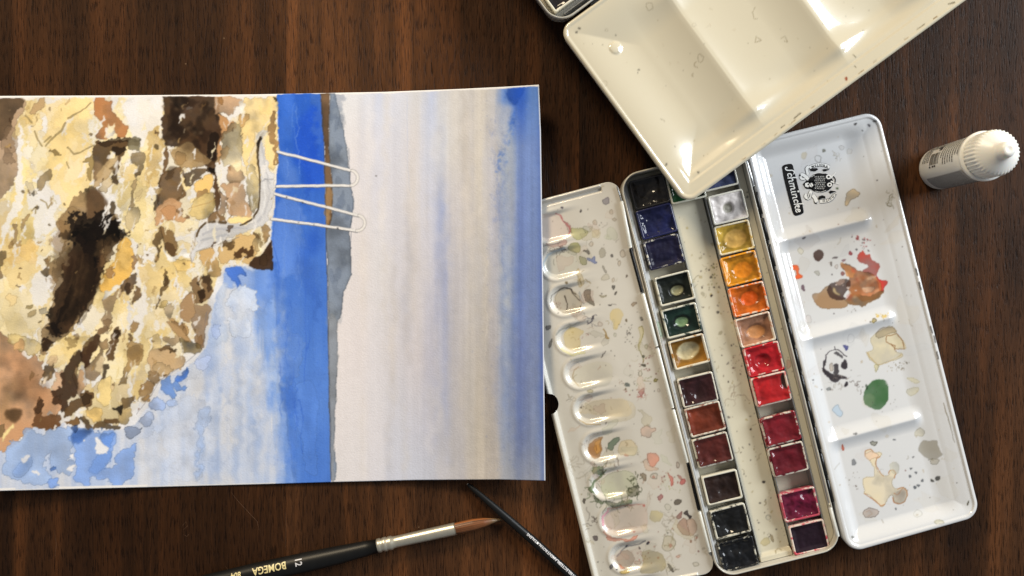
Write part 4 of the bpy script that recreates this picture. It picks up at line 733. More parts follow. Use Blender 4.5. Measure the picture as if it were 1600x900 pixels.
specks(R2([(530,110),(600,110),(700,180),(660,220),(580,200),(540,190)]), 34, [(150,40,40),(60,50,50),(90,70,70)], .4, 1.5); sb(R2, [(560,125),(575,118),(582,130),(568,140)], (180,40,40)); sb(R2, blob(564,202,8,7), (60,50,56)); sb(R2, [(515,230),(525,210),(540,225),(535,240)], (150,40,46)); sb(R2, [(410,256),(430,248),(448,252),(430,262)], (96,84,84)); sb(R2, [(398,282),(412,280),(410,308),(400,305)], (120,112,104), edge=.7); sb(R2, [(475,268),(498,264),(498,278),(480,280)], (150,100,110)); ring(1200+438/4.09,340+315/4.09,2.4,3,(150,120,100)); sb(R2, blob(411,362,7,6), (50,40,40)); sb(R2, [(465,365),(480,345),(490,360),(480,375)], (160,60,50), warp=1.5)
sb(R2, [(665,665),(672,645),(692,642),(700,652),(680,670)], (214,176,60), a=.85); specks(R2([(690,615),(770,610),(770,640),(690,645)]), 20, [(220,186,90),(206,170,80)], .8, 2.2, a=(.4,.8)); specks(R2([(490,560),(560,560),(560,610),(490,600)]), 14, [(150,140,130)], .4, 1.2)
# well 3
sb(R3, [(460,100),(490,70),(540,42),(575,35),(600,60),(610,85),(640,110),(655,170),(620,165),(590,180),(640,195),(620,225),(560,245),(510,260),(490,265),(440,225),(430,190),(460,175),(450,130)], (212,196,152), a=.75, edge=.45, warp=1.5, mott=.2); sb(R3, [(480,80),(530,40),(575,35),(605,70),(560,80),(500,110)], (186,158,116), a=.6, warp=2)
for L_ in ([(605,85),(640,120),(652,170),(625,168),(590,165),(575,145),(540,125),(545,95),(600,82)], [(575,145),(595,150),(588,172),(600,182)]): LC.line(R3(L_), (132,92,56), 1.3, .85, warp=1.4)
LC.line(R3([(430,190),(450,225),(490,260),(560,248),(635,205)]), (170,140,86), 1.3, .6, warp=1.4); sb(R3, [(478,260),(502,262),(498,290),(482,305)], (216,204,150), a=.8, edge=.5)
sb(R3, [(412,440),(420,415),(430,390),(455,365),(490,348),(530,350),(552,375),(555,420),(550,470),(520,515),(490,525),(450,515),(415,490)], (44,86,42), edge=.15, warp=.8, mott=.08); sb(R3, [(418,385),(432,385),(432,410),(422,410)], (44,86,42)); sb(R3, [(540,365),(550,360),(552,385)], (214,216,210), edge=0)
for P_ in ([(165,285),(185,290),(205,305),(230,318),(262,315),(312,330),(312,345),(280,345),(245,365),(215,350),(175,315)], [(235,195),(255,188),(285,205),(288,222),(265,215),(240,205)], [(288,245),(298,230),(312,250),(315,285),(285,285),(278,265)], [(232,262),(262,260),(262,290),(255,320),(238,322),(235,290)], [(170,240),(185,232),(192,238),(180,280),(170,265)], [(298,375),(312,362),(318,382),(300,388)]):
    sb(R3, P_, (26,20,24), warp=1.8, edge=0)
LC.line(R3([(185,235),(190,205),(215,180),(245,170),(280,185),(308,215)]), (50,44,50), 1.4, .8, warp=1.4, vary=1.3); LC.line(R3([(178,245),(175,285)]), (50,44,50), 1.4, .8); sb(R3, [(210,260),(230,255),(232,300),(215,300)], (166,154,140), a=.7); sb(R3, [(285,150),(320,150),(320,165),(305,185),(298,175)], (36,40,120)); LC.line(R3([(240,155),(245,175)]), (40,36,44), 1.2, .8); ring(1240+333/3.75,500+108/3.75,5,7,(190,190,190), a=.05, ea=.4)
squiggles(R3([(220,330),(400,330),(400,420),(220,420)]), 26, [(100,90,84),(140,130,120)], .8, 2.2); specks(R3([(540,250),(680,240),(680,300),(560,300)]), 30, [(90,80,60),(130,110,80)], .4, 1.2); sb(R3, blob(207,402,13,11), (140,146,146), edge=.8); sb(R3, [(222,528),(240,505),(258,490),(268,515),(285,540),(275,568),(250,555)], (166,182,196), a=.9, edge=.6)
for P_ in ([(660,345),(700,340),(740,360),(720,375)], [(655,410),(700,395),(732,405),(720,430),(680,440)]): sb(R3, P_, (196,186,138), a=.4, edge=.5)
specks(R3([(400,360),(620,360),(620,560),(420,580)]), 30, [(60,60,50),(110,100,90)], .4, 1.0); sb(R3, [(350,660),(372,656),(370,668),(352,668)], (70,64,70)); LC.line(R3([(880,485),(900,560),(925,650),(945,715)]), (96,84,60), 1.2, .6, warp=.8, vary=1.6)
# well 4
sb(R4, [(268,265),(275,240),(300,232),(320,248),(350,250),(365,258),(355,275),(335,285),(330,320),(345,360),(380,390),(405,380),(410,360),(430,355),(448,372),(442,400),(425,425),(435,455),(460,465),(490,455),(515,475),(518,505),(500,540),(470,553),(440,540),(430,505),(405,515),(380,560),(360,565),(320,530),(285,500),(262,495),(265,470),(252,430),(258,400),(290,395),(320,390),(322,350),(300,310),(280,290)], (204,190,160), a=.85, edge=.55, warp=1.2, sm=True)
for L_ in ([(268,270),(275,240),(300,233),(320,250)], [(355,275),(335,285),(332,320),(345,360),(378,392)], [(405,380),(412,360),(432,356),(448,375),(440,402)], [(460,465),(490,455),(515,478),(518,505),(500,540),(470,553),(440,542),(430,515)], [(440,490),(455,500),(470,490),(490,462)], [(262,490),(320,530),(362,565),(382,555)]): LC.line(R4(L_), (170,104,56), 1.4, .75, warp=1, vary=.8)
sb(R4, [(270,265),(300,240),(340,255),(345,275),(310,290),(300,300)], (216,180,150), a=.6); sb(R4, [(450,495),(490,465),(510,490),(490,530),(455,530)], (222,206,190), a=.8, edge=0)
sb(R4, [(585,215),(610,180),(650,182),(690,182),(695,205),(712,250),(722,265),(690,285),(668,290),(668,302),(655,295),(625,280),(600,262),(582,245)], (150,144,130), a=.95, edge=.25, warp=.8, mott=.06); sb(R4, [(655,285),(700,290),(690,320),(660,315)], (190,176,140), a=.5)
sb(R4, [(560,150),(565,120),(590,106),(618,130),(612,152),(580,152)], (204,196,166), a=.6, edge=.5); sb(R4, [(302,195),(320,188),(340,192),(330,210),(310,208)], (150,148,120), a=.8, edge=.9); sb(R4, blob(202,309,14,15), (120,122,124), edge=.5); sb(R4, [(128,215),(138,205),(145,240),(135,240)], (190,104,84), a=.8); sb(R4, [(258,605),(275,580),(310,575),(345,588),(350,605),(325,625),(280,632)], (206,184,170), a=.8, edge=.8); LC.line(R4([(275,600),(295,590),(310,612),(285,625)]), (160,130,110), 1.0, .6); sb(R4, [(650,410),(665,412),(672,425),(655,422)], (34,32,22)); sb(R4, [(678,400),(690,388),(706,392),(702,412),(685,415)], (30,28,22), warp=1.5)
for x, y, rx, ry_ in ((536,350,10,5),(530,390,9,10),(569,369,7,7),(600,415,8,9),(583,440,9,6),(560,453,10,10),(555,272,7,6),(440,174,6,6),(450,580,6,6)): sb(R4, blob(x, y, rx, ry_), (92,96,100), edge=.6)
ring(1280+578/3.75,640+612/3.75,6,5.4,(190,190,170), a=.1, ea=.4); sb(R4, [(862,560),(866,540),(875,532),(872,555)], (60,54,34)); ring(1280+698/3.75,640+658/3.75,8,3.2,(190,184,150), a=.5, ea=.6); sb(R4, [(415,320),(450,305),(468,330),(460,375),(425,370)], (204,200,176), a=.6, edge=.3); sb(R4, [(185,740),(205,745),(200,758)], (110,110,100)); specks(R4([(120,380),(240,340),(240,470),(200,480)]), 16, [(120,110,100)], .4, 1.4)
# chips on the rim of the right lid
for x, y in ((1437,447),(1455,515),(1460,530),(1465,555),(1432,425)): LC.line([(x - 1, y - 5), (x + 1.5, y + 5)], (70, 66, 62), 2.0, .85, warp=.6, vary=1)
for k in range(46):
    x, y = random.uniform(1200, 1500), random.uniform(240, 820)
    if pip(np.array([[x]]), np.array([[y]]), np.array(LID, float))[0, 0]: LC.blot(blob(x, y, random.uniform(4, 16), random.uniform(4, 22), random.uniform(0, 3), .5, 9), random.choice([(190,178,150),(176,180,184),(200,186,160),(186,176,170)]), a=random.uniform(.06, .2), edge=.25, ew=1, warp=3, soft=2)
for k in range(90):
    x, y = random.uniform(850, 1100), random.uniform(310, 890)
    if pip(np.array([[x]]), np.array([[y]]), np.array(FLAP, float))[0, 0]: LC.blot(blob(x, y, random.uniform(3, 14), random.uniform(3, 14), random.uniform(0, 3), .5, 9), random.choice([(186,172,130),(170,166,150),(196,166,140),(176,180,150),(190,150,130)]), a=random.uniform(.08, .28), edge=.4, ew=1, warp=3, soft=1)
# ---- upper lid
BC = Canvas(860, -60, 1580, 320)
U8 = T(840, 0, 3); U5 = T(1200, 0, 4); UL = [(900, 60), (940, 10), (1440, 0), (1330, 100), (1080, 285), (1030, 230)]
specks(UL, 40, DK + [(120,110,90)], .3, .8, cv=BC); specks(UL, 14, [(150,132,90),(176,150,110)], .6, 1.6, cv=BC, a=(.2,.5)); squiggles(UL, 16, [(160,140,104)], .8, 2.2, cv=BC, a=(.15,.4))
for x, y, rx, ry_, ea in ((525,32,16,17,.85),(762,273,14,18,.8),(322,140,8,6,.5),(733,118,8,8,.4),(316,390,12,12,.5)): ring(840 + x / 3, y / 3, rx / 3, ry_ / 3, (190,170,130), cv=BC, a=.0, ea=ea * .6, w_=.8)
for L_ in ([(740,290),(732,300),(735,312),(748,318)], [(728,345),(722,352),(728,358)], [(575,555),(590,562),(596,570)], [(1020,35),(1008,60),(1015,90),(1030,85)], [(1025,170),(1020,200),(1050,190),(1030,175)], [(1140,180),(1160,170),(1172,195),(1155,190)]): BC.line(U8(L_), (110,94,66), .9, .5, warp=.6, vary=1)
for x, y, r in ((196,132,6),(183,148,5),(475,329,5),(602,770,6),(752,806,5),(305,210,3),(365,165,4)): sb(U8, blob(x, y, r, r), (84,80,70), cv=BC)
sb(U5, blob(490,494,11,11), (150,70,40), cv=BC)
for x, y, x2, y2 in ((928,186,978,152),(1125,25,1165,15),(80,798,105,780),(165,740,205,710),(530,340,550,358),(540,412,552,422)): BC.line(U5([(x, y), (x2, y2)]), (70,58,34), 1.6, .8, warp=.8, vary=1.5)
for k in range(12): 
    x, y = random.uniform(890, 1540), 0; t = random.random(); x = 1117 + t * 380; y = 287 - t * 281; BC.line([(x, y - 6), (x + 5, y - 9.5)], (110,84,50), 1.2, .6, warp=.8, vary=1.5)
# ------------------------------------------------------------------ materials
def wood_material():
    m, nt, b = newmat('dark_stained_wood'); L = nt.links; N = nt.nodes.new
    tc = N('ShaderNodeTexCoord'); oi = N('ShaderNodeObjectInfo')
    ad = N('ShaderNodeVectorMath'); ad.operation = 'ADD'; sc = N('ShaderNodeVectorMath'); sc.operation = 'SCALE'
    cx = N('ShaderNodeCombineXYZ'); L.new(oi.outputs['Random'], cx.inputs[0]); L.new(oi.outputs['Random'], cx.inputs[1])
    sc.inputs['Scale'].default_value = 3.7; L.new(cx.outputs[0], sc.inputs[0]); L.new(tc.outputs['Object'], ad.inputs[0]); L.new(sc.outputs[0], ad.inputs[1])
    def noise(sx, sy, det=4, dist=0., src=ad, rough=.55):
        mp = N('ShaderNodeMapping'); mp.inputs['Scale'].default_value = (sx, sy, sx); L.new(src.outputs[0], mp.inputs[0])
        n = N('ShaderNodeTexNoise'); n.inputs['Scale'].default_value = 1; n.inputs['Detail'].default_value = det; n.inputs['Distortion'].default_value = dist
        n.inputs['Roughness'].default_value = rough
        L.new(mp.outputs[0], n.inputs['Vector']); return n.outputs['Fac']
    def rng(s, a, c, d, e):
        r = N('ShaderNodeMapRange'); r.inputs[1].default_value = a; r.inputs[2].default_value = c; r.inputs[3].default_value = d; r.inputs[4].default_value = e
        L.new(s, r.inputs[0]); return r.outputs[0]
    def mul(a, c):
        x = N('ShaderNodeMath'); x.operation = 'MULTIPLY'; L.new(a, x.inputs[0]); 
        if isinstance(c, float): x.inputs[1].default_value = c
        else: L.new(c, x.inputs[1])
        return x.outputs[0]
    broad = noise(9, 1.6, 2, .6); grain = noise(460, 16, 6, .4, rough=.6); fine = noise(2000, 130, 3); pores = noise(1300, 125, 3, .2, rough=.5); band = noise(60, 2.6, 5, .9)
    ramp = N('ShaderNodeValToRGB'); L.new(rng(band, .25, .75, 0, 1), ramp.inputs[0])
    e = ramp.color_ramp.elements; e[0].position = .0; e[0].color = (*lin((36, 22, 13)), 1); e[1].position = 1; e[1].color = (*lin((88, 53, 28)), 1)
    k = e.new(.5); k.color = (*lin((57, 35, 19)), 1)
    v = mul(rng(broad, .25, .75, .50, 1.75), rng(grain, .25, .75, .80, 1.2)); v = mul(v, rng(fine, .3, .7, .78, 1.22)); v = mul(v, rng(pores, .33, .48, .38, 1.0))
    v = mul(v, oi.outputs['Alpha'])
    hs = N('ShaderNodeHueSaturation'); L.new(ramp.outputs[0], hs.inputs['Color']); L.new(v, hs.inputs['Value'])
    # pale dust specks and nicks
    vo = N('ShaderNodeTexVoronoi'); vo.inputs['Scale'].default_value = 95; L.new(ad.outputs[0], vo.inputs['Vector'])
    vr = N('ShaderNodeSeparateColor'); L.new(vo.outputs['Color'], vr.inputs[0])
    gate = mul(rng(vo.outputs['Distance'], .035, .055, 1, 0), rng(vr.outputs[0], .86, .87, 0, 1))
    nz = noise(2500, 2500, 2); gate = mul(gate, rng(nz, .45, .6, 0, .55))
    mx = N('ShaderNodeMix'); mx.data_type = 'RGBA'; L.new(gate, mx.inputs[0]); L.new(hs.outputs[0], mx.inputs[6]); mx.inputs[7].default_value = (*lin((170, 140, 110)), 1)
    L.new(mx.outputs[2], b.inputs['Base Color'])
    L.new(rng(grain, .3, .7, .42, .56), b.inputs['Roughness']); b.inputs['Specular IOR Level'].default_value = .10
    bp = N('ShaderNodeBump'); bp.inputs['Strength'].default_value = .5; bp.inputs['Distance'].default_value = .00035
    h = N('ShaderNodeMath'); h.operation = 'ADD'; L.new(mul(fine, .5), h.inputs[0]); L.new(rng(pores, .33, .48, 0, 1), h.inputs[1]); L.new(h.outputs[0], bp.inputs['Height'])
    L.new(bp.outputs[0], b.inputs['Normal'])
    return m
M_WOOD = wood_material()
M_PAPER = vcmat('watercolour_paper', .85, bump=.55, bscale=1100, var=.025, vscale=900, bdist=.00018, spec=.12)
M_ENAM = vcmat('white_enamel', .22, coat=.9, bump=.05, bscale=120, var=.012, vscale=25, bdist=.0006)
M_ENAM2 = vcmat('worn_enamel', .30, coat=.5, bump=.10, bscale=160, var=.03, vscale=60, bdist=.0006)
M_TRAY = simple('tray_enamel', (186, 182, 170), .3, coat=.5, noise=.06, nscale=120, bump=.05, bscale=300)
M_METAL = simple('rolled_metal', (178, 180, 180), .28, metal=.85, noise=.15, nscale=400)
M_WHITEM = simple('painted_hinge', (222, 222, 214), .25, coat=.6, noise=.06, nscale=300)
M_DARK = simple('dark_hinge_gap', (30, 30, 30), .3, metal=.5, noise=.6, nscale=900)
M_INK = simple('black_print', (14, 14, 14), .5, spec=.12, noise=.1, nscale=700)
M_WPRINT = simple('white_print', (226, 226, 222), .4, noise=.05, nscale=700)
M_GOLD = simple('gilt_print', (222, 206, 150), .35, noise=.15, nscale=1500)
M_SILV = simple('pale_print', (206, 204, 204), .4, noise=.2, nscale=2200)
M_BLACKL = simple('black_lacquer', (18, 18, 17), .42, spec=.3, noise=.2, nscale=200, bump=.05, bscale=150)
M_FERR = simple('nickel_ferrule', (206, 200, 182), .36, metal=.8, noise=.08, nscale=500)
M_BOT = simple('translucent_plastic', (214, 212, 206), .32, coat=.1, noise=.03, nscale=100, sss=.25)
M_CAP = simple('white_cap_plastic', (230, 228, 220), .35, noise=.02, nscale=100, sss=.2)
M_LABEL = simple('grey_label_print', (64, 62, 62), .6, spec=.1, noise=.35, nscale=2600)
def hair_material():
    m, nt, b = newmat('sable_hair'); N = nt.nodes.new; L = nt.links
    at = N('ShaderNodeAttribute'); at.attribute_name = 'Col'; L.new(at.outputs['Color'], b.inputs['Base Color']); b.inputs['Roughness'].default_value = .42
    return m
M_HAIR = hair_material()
def shell_material():
    m, nt, b = newmat('pan_plastic'); N = nt.nodes.new; L = nt.links
    oi = N('ShaderNodeObjectInfo'); tc = N('ShaderNodeTexCoord')
    n = N('ShaderNodeTexNoise'); n.inputs['Scale'].default_value = 330; n.inputs['Detail'].default_value = 8; n.inputs['Roughness'].default_value = .62
    ad = N('ShaderNodeVectorMath'); ad.operation = 'ADD'; cx = N('ShaderNodeCombineXYZ'); L.new(oi.outputs['Random'], cx.inputs[0]); L.new(tc.outputs['Object'], ad.inputs[0]); L.new(cx.outputs[0], ad.inputs[1])
    L.new(ad.outputs[0], n.inputs['Vector'])
    s = N('ShaderNodeMath'); s.operation = 'ADD'; L.new(n.outputs['Fac'], s.inputs[0]); L.new(oi.outputs['Alpha'], s.inputs[1])
    r = N('ShaderNodeMapRange'); r.inputs[1].default_value = .98; r.inputs[2].default_value = 1.12; L.new(s.outputs[0], r.inputs[0])
    tn = N('ShaderNodeMath'); tn.operation = 'MULTIPLY_ADD'; L.new(oi.outputs['Alpha'], tn.inputs[0]); tn.inputs[1].default_value = .42; L.new(r.outputs[0], tn.inputs[2]); tn.use_clamp = True
    mx = N('ShaderNodeMix'); mx.data_type = 'RGBA'; L.new(tn.outputs[0], mx.inputs[0]); mx.inputs[6].default_value = (*lin((222, 218, 200)), 1); L.new(oi.outputs['Color'], mx.inputs[7])
    L.new(mx.outputs[2], b.inputs['Base Color']); b.inputs['Roughness'].default_value = .35; b.inputs['Coat Weight'].default_value = .3
    return m
M_SHELL = shell_material()
def cake_material(name, rough, coat, bump):
    m = vcmat(name, rough, coat=coat, bump=bump, bscale=210, var=.25, vscale=260, coatr=.05, bdist=.0010, spec=.12); return m
M_CAKEW = cake_material('wet_paint', .6, .55, .3); M_CAKED = cake_material('dry_paint', .55, .15, .35)
# ------------------------------------------------------------------ table
base_v, base_f = rrloft(Frame((0, 0, 0), 0), [(1.7, 1.24, .01, -.03), (1.7, 1.24, .01, -.0032)], cap0=True, cap1=True)
tb = wmesh('table_top', base_v, base_f, M_WOOD, None, smooth=False); tb['kind'] = 'structure'
joints = [-1650, -1110, -640, -180, 447, 905, 1387, 1860, 2330, 2790, 3260]
for i in range(len(joints) - 1):
    x0, x1 = (joints[i] - 800) * PX + .00004, (joints[i + 1] - 800) * PX - .00004
    V = []; g = .00008
    for z, e in ((-.003, 0), (-g, 0), (0, g)):
        V += [(x0 + e, -.62 + e, z), (x1 - e, -.62 + e, z), (x1 - e, .62 - e, z), (x0 + e, .62 - e, z)]
    F = [(k * 4 + j, k * 4 + (j + 1) % 4, k * 4 + 4 + (j + 1) % 4, k * 4 + 4 + j) for k in range(2) for j in range(4)] + [(8, 9, 10, 11)]
    pk = wmesh('plank', V, F, M_WOOD, tb, smooth=False); pk.color = (1, 1, 1, (.9, .8, .95, .86, 1.30, .86, .76, .8, .9, 1)[i])
M_SCR = simple('scratch', (96, 70, 50), .5, noise=.4, nscale=900)
def scratch(pts, wd):
    V = []; F = []
    for i, (x, y) in enumerate(pts):
        a = pts[max(i - 1, 0)]; c = pts[min(i + 1, len(pts) - 1)]; d = Vector((c[0] - a[0], c[1] - a[1])).normalized(); n_ = Vector((-d.y, d.x)) * wd * (.3 if i in (0, len(pts) - 1) else 1)
        V += [W(x + n_.x, y + n_.y, 0) + Vector((0, 0, .00003)), W(x - n_.x, y - n_.y, 0) + Vector((0, 0, .00003))]
    F = [(2 * i, 2 * i + 1, 2 * i + 3, 2 * i + 2) for i in range(len(pts) - 1)]
    wmesh('scratch', V, F, M_SCR, tb, smooth=False)
for P_ in ([(360,768),(372,783),(388,800),(402,815),(405,830)], [(85,828),(88,850),(86,872)], [(446,800),(447,822),(446,860)], [(1480,395),(1482,420)], [(1541,500),(1545,520)], [(1503,632),(1508,641)], [(1507,700),(1504,690)], [(352,884),(356,890),(352,898)], [(640,30),(644,48)], [(284,822),(291,815),(293,822),(286,828)], [(287,835),(292,838),(296,834)]):
    scratch(P_, .22)
# ------------------------------------------------------------------ the painting
def painting():
    xs = np.arange(-24, 852.1, 1.22); ts = np.linspace(0, 1, 508)
    top = lambda x: np.interp(x, [-24, 0, 200, 400, 600, 720, 800, 850], [150.2, 150, 149, 147.5, 143.6, 139, 135, 131.8])
    bot = lambda x: np.interp(x, [-24, 0, 200, 400, 520, 650, 780, 850], [768, 767, 762, 756.8, 753.2, 750, 749.2, 751])
    S, Tt = np.meshgrid(np.linspace(0, 1, len(xs)), ts)
    xr = np.interp(Tt, [0, .12, .5, 1], [842, 845, 848.5, 852]); px = -24 + S * (xr + 24); py = top(px) * (1 - Tt) + bot(px) * Tt
    zx = lambda x: .0009 + .0085 * np.clip((360 - x) / 380, 0, 1) ** 2 + .0115 * np.clip((x - 430) / 425, 0, 1) ** 2.0
    z = zx(px) + .0006 * np.sin(px / 60.) * np.sin(py / 90.) * np.clip(px / 200, 0, 1)
    f = PX * (CAMH - z) / CAMH
    V = np.stack([(px - 800) * f, (450 - py) * f, z], -1).reshape(-1, 3)
    c, a = PC.sample(px.ravel(), py.ravel()); c = c.copy()
    lum = c.mean(1); 
    dt = (py - top(px)).ravel(); dr = (xr - px).ravel(); db = (bot(px) - py).ravel(); P = px.ravel()
    bw = np.clip(np.where(P < 433, 3.2, np.where(P < 524, .8, 3.0)) - dt + crop(N_WX, 0, 0, len(xs), 508).ravel() * 2, 0, 1)
    bw = np.maximum(bw, np.clip(1.8 - dr, 0, 1)); bw = np.maximum(bw, np.clip(np.where((P < 24) | ((P > 92) & (P < 230)), 4.5, 2.0) - db, 0, 1) * (P < 430)); 
    c = c * (1 - bw[:, None]) + np.array([.93, .92, .91]) * bw[:, None]
    c *= (1 + .012 * crop(N_FINE, 0, 0, len(xs), 508).ravel())[:, None]
    ny, nx = px.shape; I = np.arange(nx * ny).reshape(ny, nx)
    F = np.stack([I[1:, :-1], I[1:, 1:], I[:-1, 1:], I[:-1, :-1]], -1).reshape(-1, 4)
    # thickness of the sheet: a skirt round the edge and a back face
    ring_ = np.concatenate([I[0, :-1], I[:-1, -1], I[-1, :0:-1], I[:0:-1, 0]]); n0 = len(V)
    V2 = V[ring_].copy(); V2[:, 2] -= .00045; m = len(ring_); k = np.arange(m); k2 = (k + 1) % m
    F2 = np.stack([ring_[k], ring_[k2], n0 + k2, n0 + k], -1)
    col = np.vstack([c, np.tile([.93, .92, .9], (m, 1))])
    return np.vstack([V, V2]), np.vstack([F, F2]), lin(np.clip(col, 0, 1) * .999)
V, F, c = painting()
pt = empty('watercolour_painting', W(420, 450, 0), 'sideways watercolour painting of rocky cliff, blue sea and striped sky beside the paint boxes', 'painting')
wmesh('paper_sheet', V, F, M_PAPER, pt, col=c)
# ------------------------------------------------------------------ height-field sheets with rounded corners
def sheet(frame, w_, h_, r, zf, canvas, base, step=.00034, holes=(), skirt=.004, skirt_in=.0006, corner=(1, 1, 1, 1)):
    nx = int(w_ / step) + 1; ny = int(h_ / step) + 1
    x = np.linspace(-w_ / 2, w_ / 2, nx); y = np.linspace(-h_ / 2, h_ / 2, ny); X, Y = np.meshgrid(x, y)
    for (sx, sy), on in zip(((1, 1), (-1, 1), (-1, -1), (1, -1)), corner):
        if not on: continue
        ccx, ccy = sx * (w_ / 2 - r), sy * (h_ / 2 - r); u = (X - ccx) * sx / r; v = (Y - ccy) * sy / r
        m = (u > 0) & (v > 0); uu = np.clip(u, 0, 1); vv = np.clip(v, 0, 1)
        X = np.where(m, ccx + sx * r * uu * np.sqrt(1 - vv * vv / 2), X); Y = np.where(m, ccy + sy * r * vv * np.sqrt(1 - uu * uu / 2), Y)
    keep = np.ones((ny - 1, nx - 1), bool)
    for hx, hy, hr in holes:
        D = np.hypot(X - hx, Y - hy); m = (D < hr) & (D > hr - step * 1.6); k = hr / np.maximum(D, 1e-9)
        X = np.where(m, hx + (X - hx) * k, X); Y = np.where(m, hy + (Y - hy) * k, Y)
        D = np.hypot(X - hx, Y - hy); ins = D < hr - 1e-7
        keep &= ~(ins[1:, :-1] | ins[1:, 1:] | ins[:-1, 1:] | ins[:-1, :-1])
    qx = np.abs(X) - (w_ / 2 - r); qy = np.abs(Y) - (h_ / 2 - r)
    d = -(np.hypot(np.maximum(qx, 0), np.maximum(qy, 0)) + np.minimum(np.maximum(qx, qy), 0) - r)
    Z = zf(X, Y, d)
    V = frame.world(np.stack([X, Y, Z], -1).reshape(-1, 3))
    px, py = topx(V); c, a = canvas.sample(px, py); bc = base(X, Y, d).reshape(-1, 3) if callable(base) else np.tile(np.array(base) / 255., (len(V), 1))
    c = bc * (1 - a[:, None]) + c * a[:, None]
    I = np.arange(nx * ny).reshape(ny, nx)
    F = np.stack([I[:-1, :-1], I[:-1, 1:], I[1:, 1:], I[1:, :-1]], -1)[keep].reshape(-1, 4)
    if skirt:
        E = np.concatenate([F[:, [0, 1]], F[:, [1, 2]], F[:, [2, 3]], F[:, [3, 0]]]); key = np.sort(E, 1); key = key[:, 0].astype(np.int64) * (nx * ny) + key[:, 1]
        _, inv, cnt = np.unique(key, return_inverse=True, return_counts=True); B = E[cnt[inv] == 1]
        vs, idx = np.unique(B, return_inverse=True); idx = idx.reshape(B.shape); n0 = len(V)
        L = np.stack([X.ravel()[vs], Y.ravel()[vs], Z.ravel()[vs]], -1); k = 1 - skirt_in / np.maximum(np.hypot(L[:, 0], L[:, 1]), 1e-6)
        L[:, 0] *= k; L[:, 1] *= k; L[:, 2] -= skirt
        V = np.vstack([V, frame.world(L)]); c = np.vstack([c, bc[vs]]); F = np.vstack([F, np.stack([B[:, 1], B[:, 0], n0 + idx[:, 0], n0 + idx[:, 1]], -1)])
    used = np.zeros(len(V), bool); used[F.ravel()] = True; remap = np.cumsum(used) - 1
    return V[used], remap[F], lin(np.clip(c[used], 0, 1) * .999)
def ss(a, b, x):
    t = np.clip((x - a) / (b - a), 0, 1); return t * t * (3 - 2 * t)
mm = .001
def fit(corners, z, rz, ry=0):
    """frame and size from the four sharp corners (tl, tr, br, bl) in photo pixels"""
    c = np.mean(corners, 0); o = W(c[0], c[1], z); fr = Frame(o, rz, ry); L = [fr.px(*p) for p in corners]
    xs = [p[0] for p in L]; ys = [p[1] for p in L]
    w_ = (xs[1] + xs[2] - xs[0] - xs[3]) / 2; h_ = (ys[0] + ys[1] - ys[2] - ys[3]) / 2
    print('fit', [(round(a * 1e3, 1), round(b * 1e3, 1)) for a, b in L], round(w_ * 1e3, 1), round(h_ * 1e3, 1)); return fr, w_, h_
# ------------------------------------------------------------------ paint box with pans
boxA = empty('paint_box', W(1139, 556, 0), 'open watercolour box with two rows of paint pans and two speckled lids folded out', 'paint box')
fo = W(1139, 556, 15 * mm); _sh = 3.4 * mm; FA = Frame((fo.x + .2425 * _sh, fo.y - .970 * _sh, 0), 14.03); TW, TH = 65.6 * mm, 212.8 * mm
V, F = rrloft(FA, [(TW - 3*mm, TH - 3*mm, 9*mm, 0), (TW - .6*mm, TH - .6*mm, 10*mm, 1.5*mm), (TW, TH, 10*mm, 4*mm), (TW, TH, 10*mm, 14*mm), (TW - .4*mm, TH - .4*mm, 9.8*mm, 14.7*mm), (TW - 1.1*mm, TH - 1.1*mm, 9.5*mm, 15*mm),
                   (TW - 1.9*mm, TH - 1.9*mm, 9*mm, 14.7*mm), (TW - 2.2*mm, TH - 2.2*mm, 9*mm, 14*mm), (TW - 3*mm, TH - 3*mm, 8.6*mm, 4*mm), (TW - 4*mm, TH - 4*mm, 8*mm, 3*mm)], n=8, cap0=True, cap1=True)
tray = wmesh('tray', V, F, M_TRAY, boxA)
def zi(X, Y, d):
    x = X / mm; y = Y / mm
    z = np.full(X.shape, 4.0)
    z = z + (7.5 - 4) * ss(-9.3, -9.0, x) * (1 - ss(8.2, 8.5, x))                    # centre channel
    z = np.where(x < -28.4, 4 + 5.5 * ss(-28.2, -28.6, x) + 2.5 * ss(-28.6, -31.5, x), z)  # left ledge, sloped
    z = np.where(x > 27.2, 4 + 6.5 * ss(27.1, 27.4, x), z)                              # right ledge
    z = np.where((y < -100.5) & (x > -9) & (x < 8.3), 7.5 + 2.4 * ss(-100.5, -102.8, y), z)
    return z * mm
def base_i(X, Y, d):
    x = X / mm; t = ss(-27.5, -29, x)[..., None]; g = np.array([.70, .70, .69]); c = np.array([.79, .765, .68])
    n = crop(N_BIG, 0, 0, X.shape[1], X.shape[0])[..., None] * .05
    return (c * (1 - t) + g * t) * (1 + n)
V, F, c = sheet(FA, TW - 3.1 * mm, TH - 3.1 * mm, 8.4 * mm, zi, LC, base_i, skirt=0)
wmesh('pan_insert', V, F, M_ENAM2, tray, col=c)
def boxm(frame, x0, x1, y0, y1, z0, z1, e=.0001):
    V = []
    for z, q in ((z0, 0), (z1 - e, 0), (z1, e)): V += [(x0 + q, y0 + q, z), (x1 - q, y0 + q, z), (x1 - q, y1 - q, z), (x0 + q, y1 - q, z)]
    F = [(k * 4 + j, k * 4 + (j + 1) % 4, k * 4 + 4 + (j + 1) % 4, k * 4 + 4 + j) for k in range(2) for j in range(4)] + [(8, 9, 10, 11), (3, 2, 1, 0)]
    return frame.world(np.array(V)), F
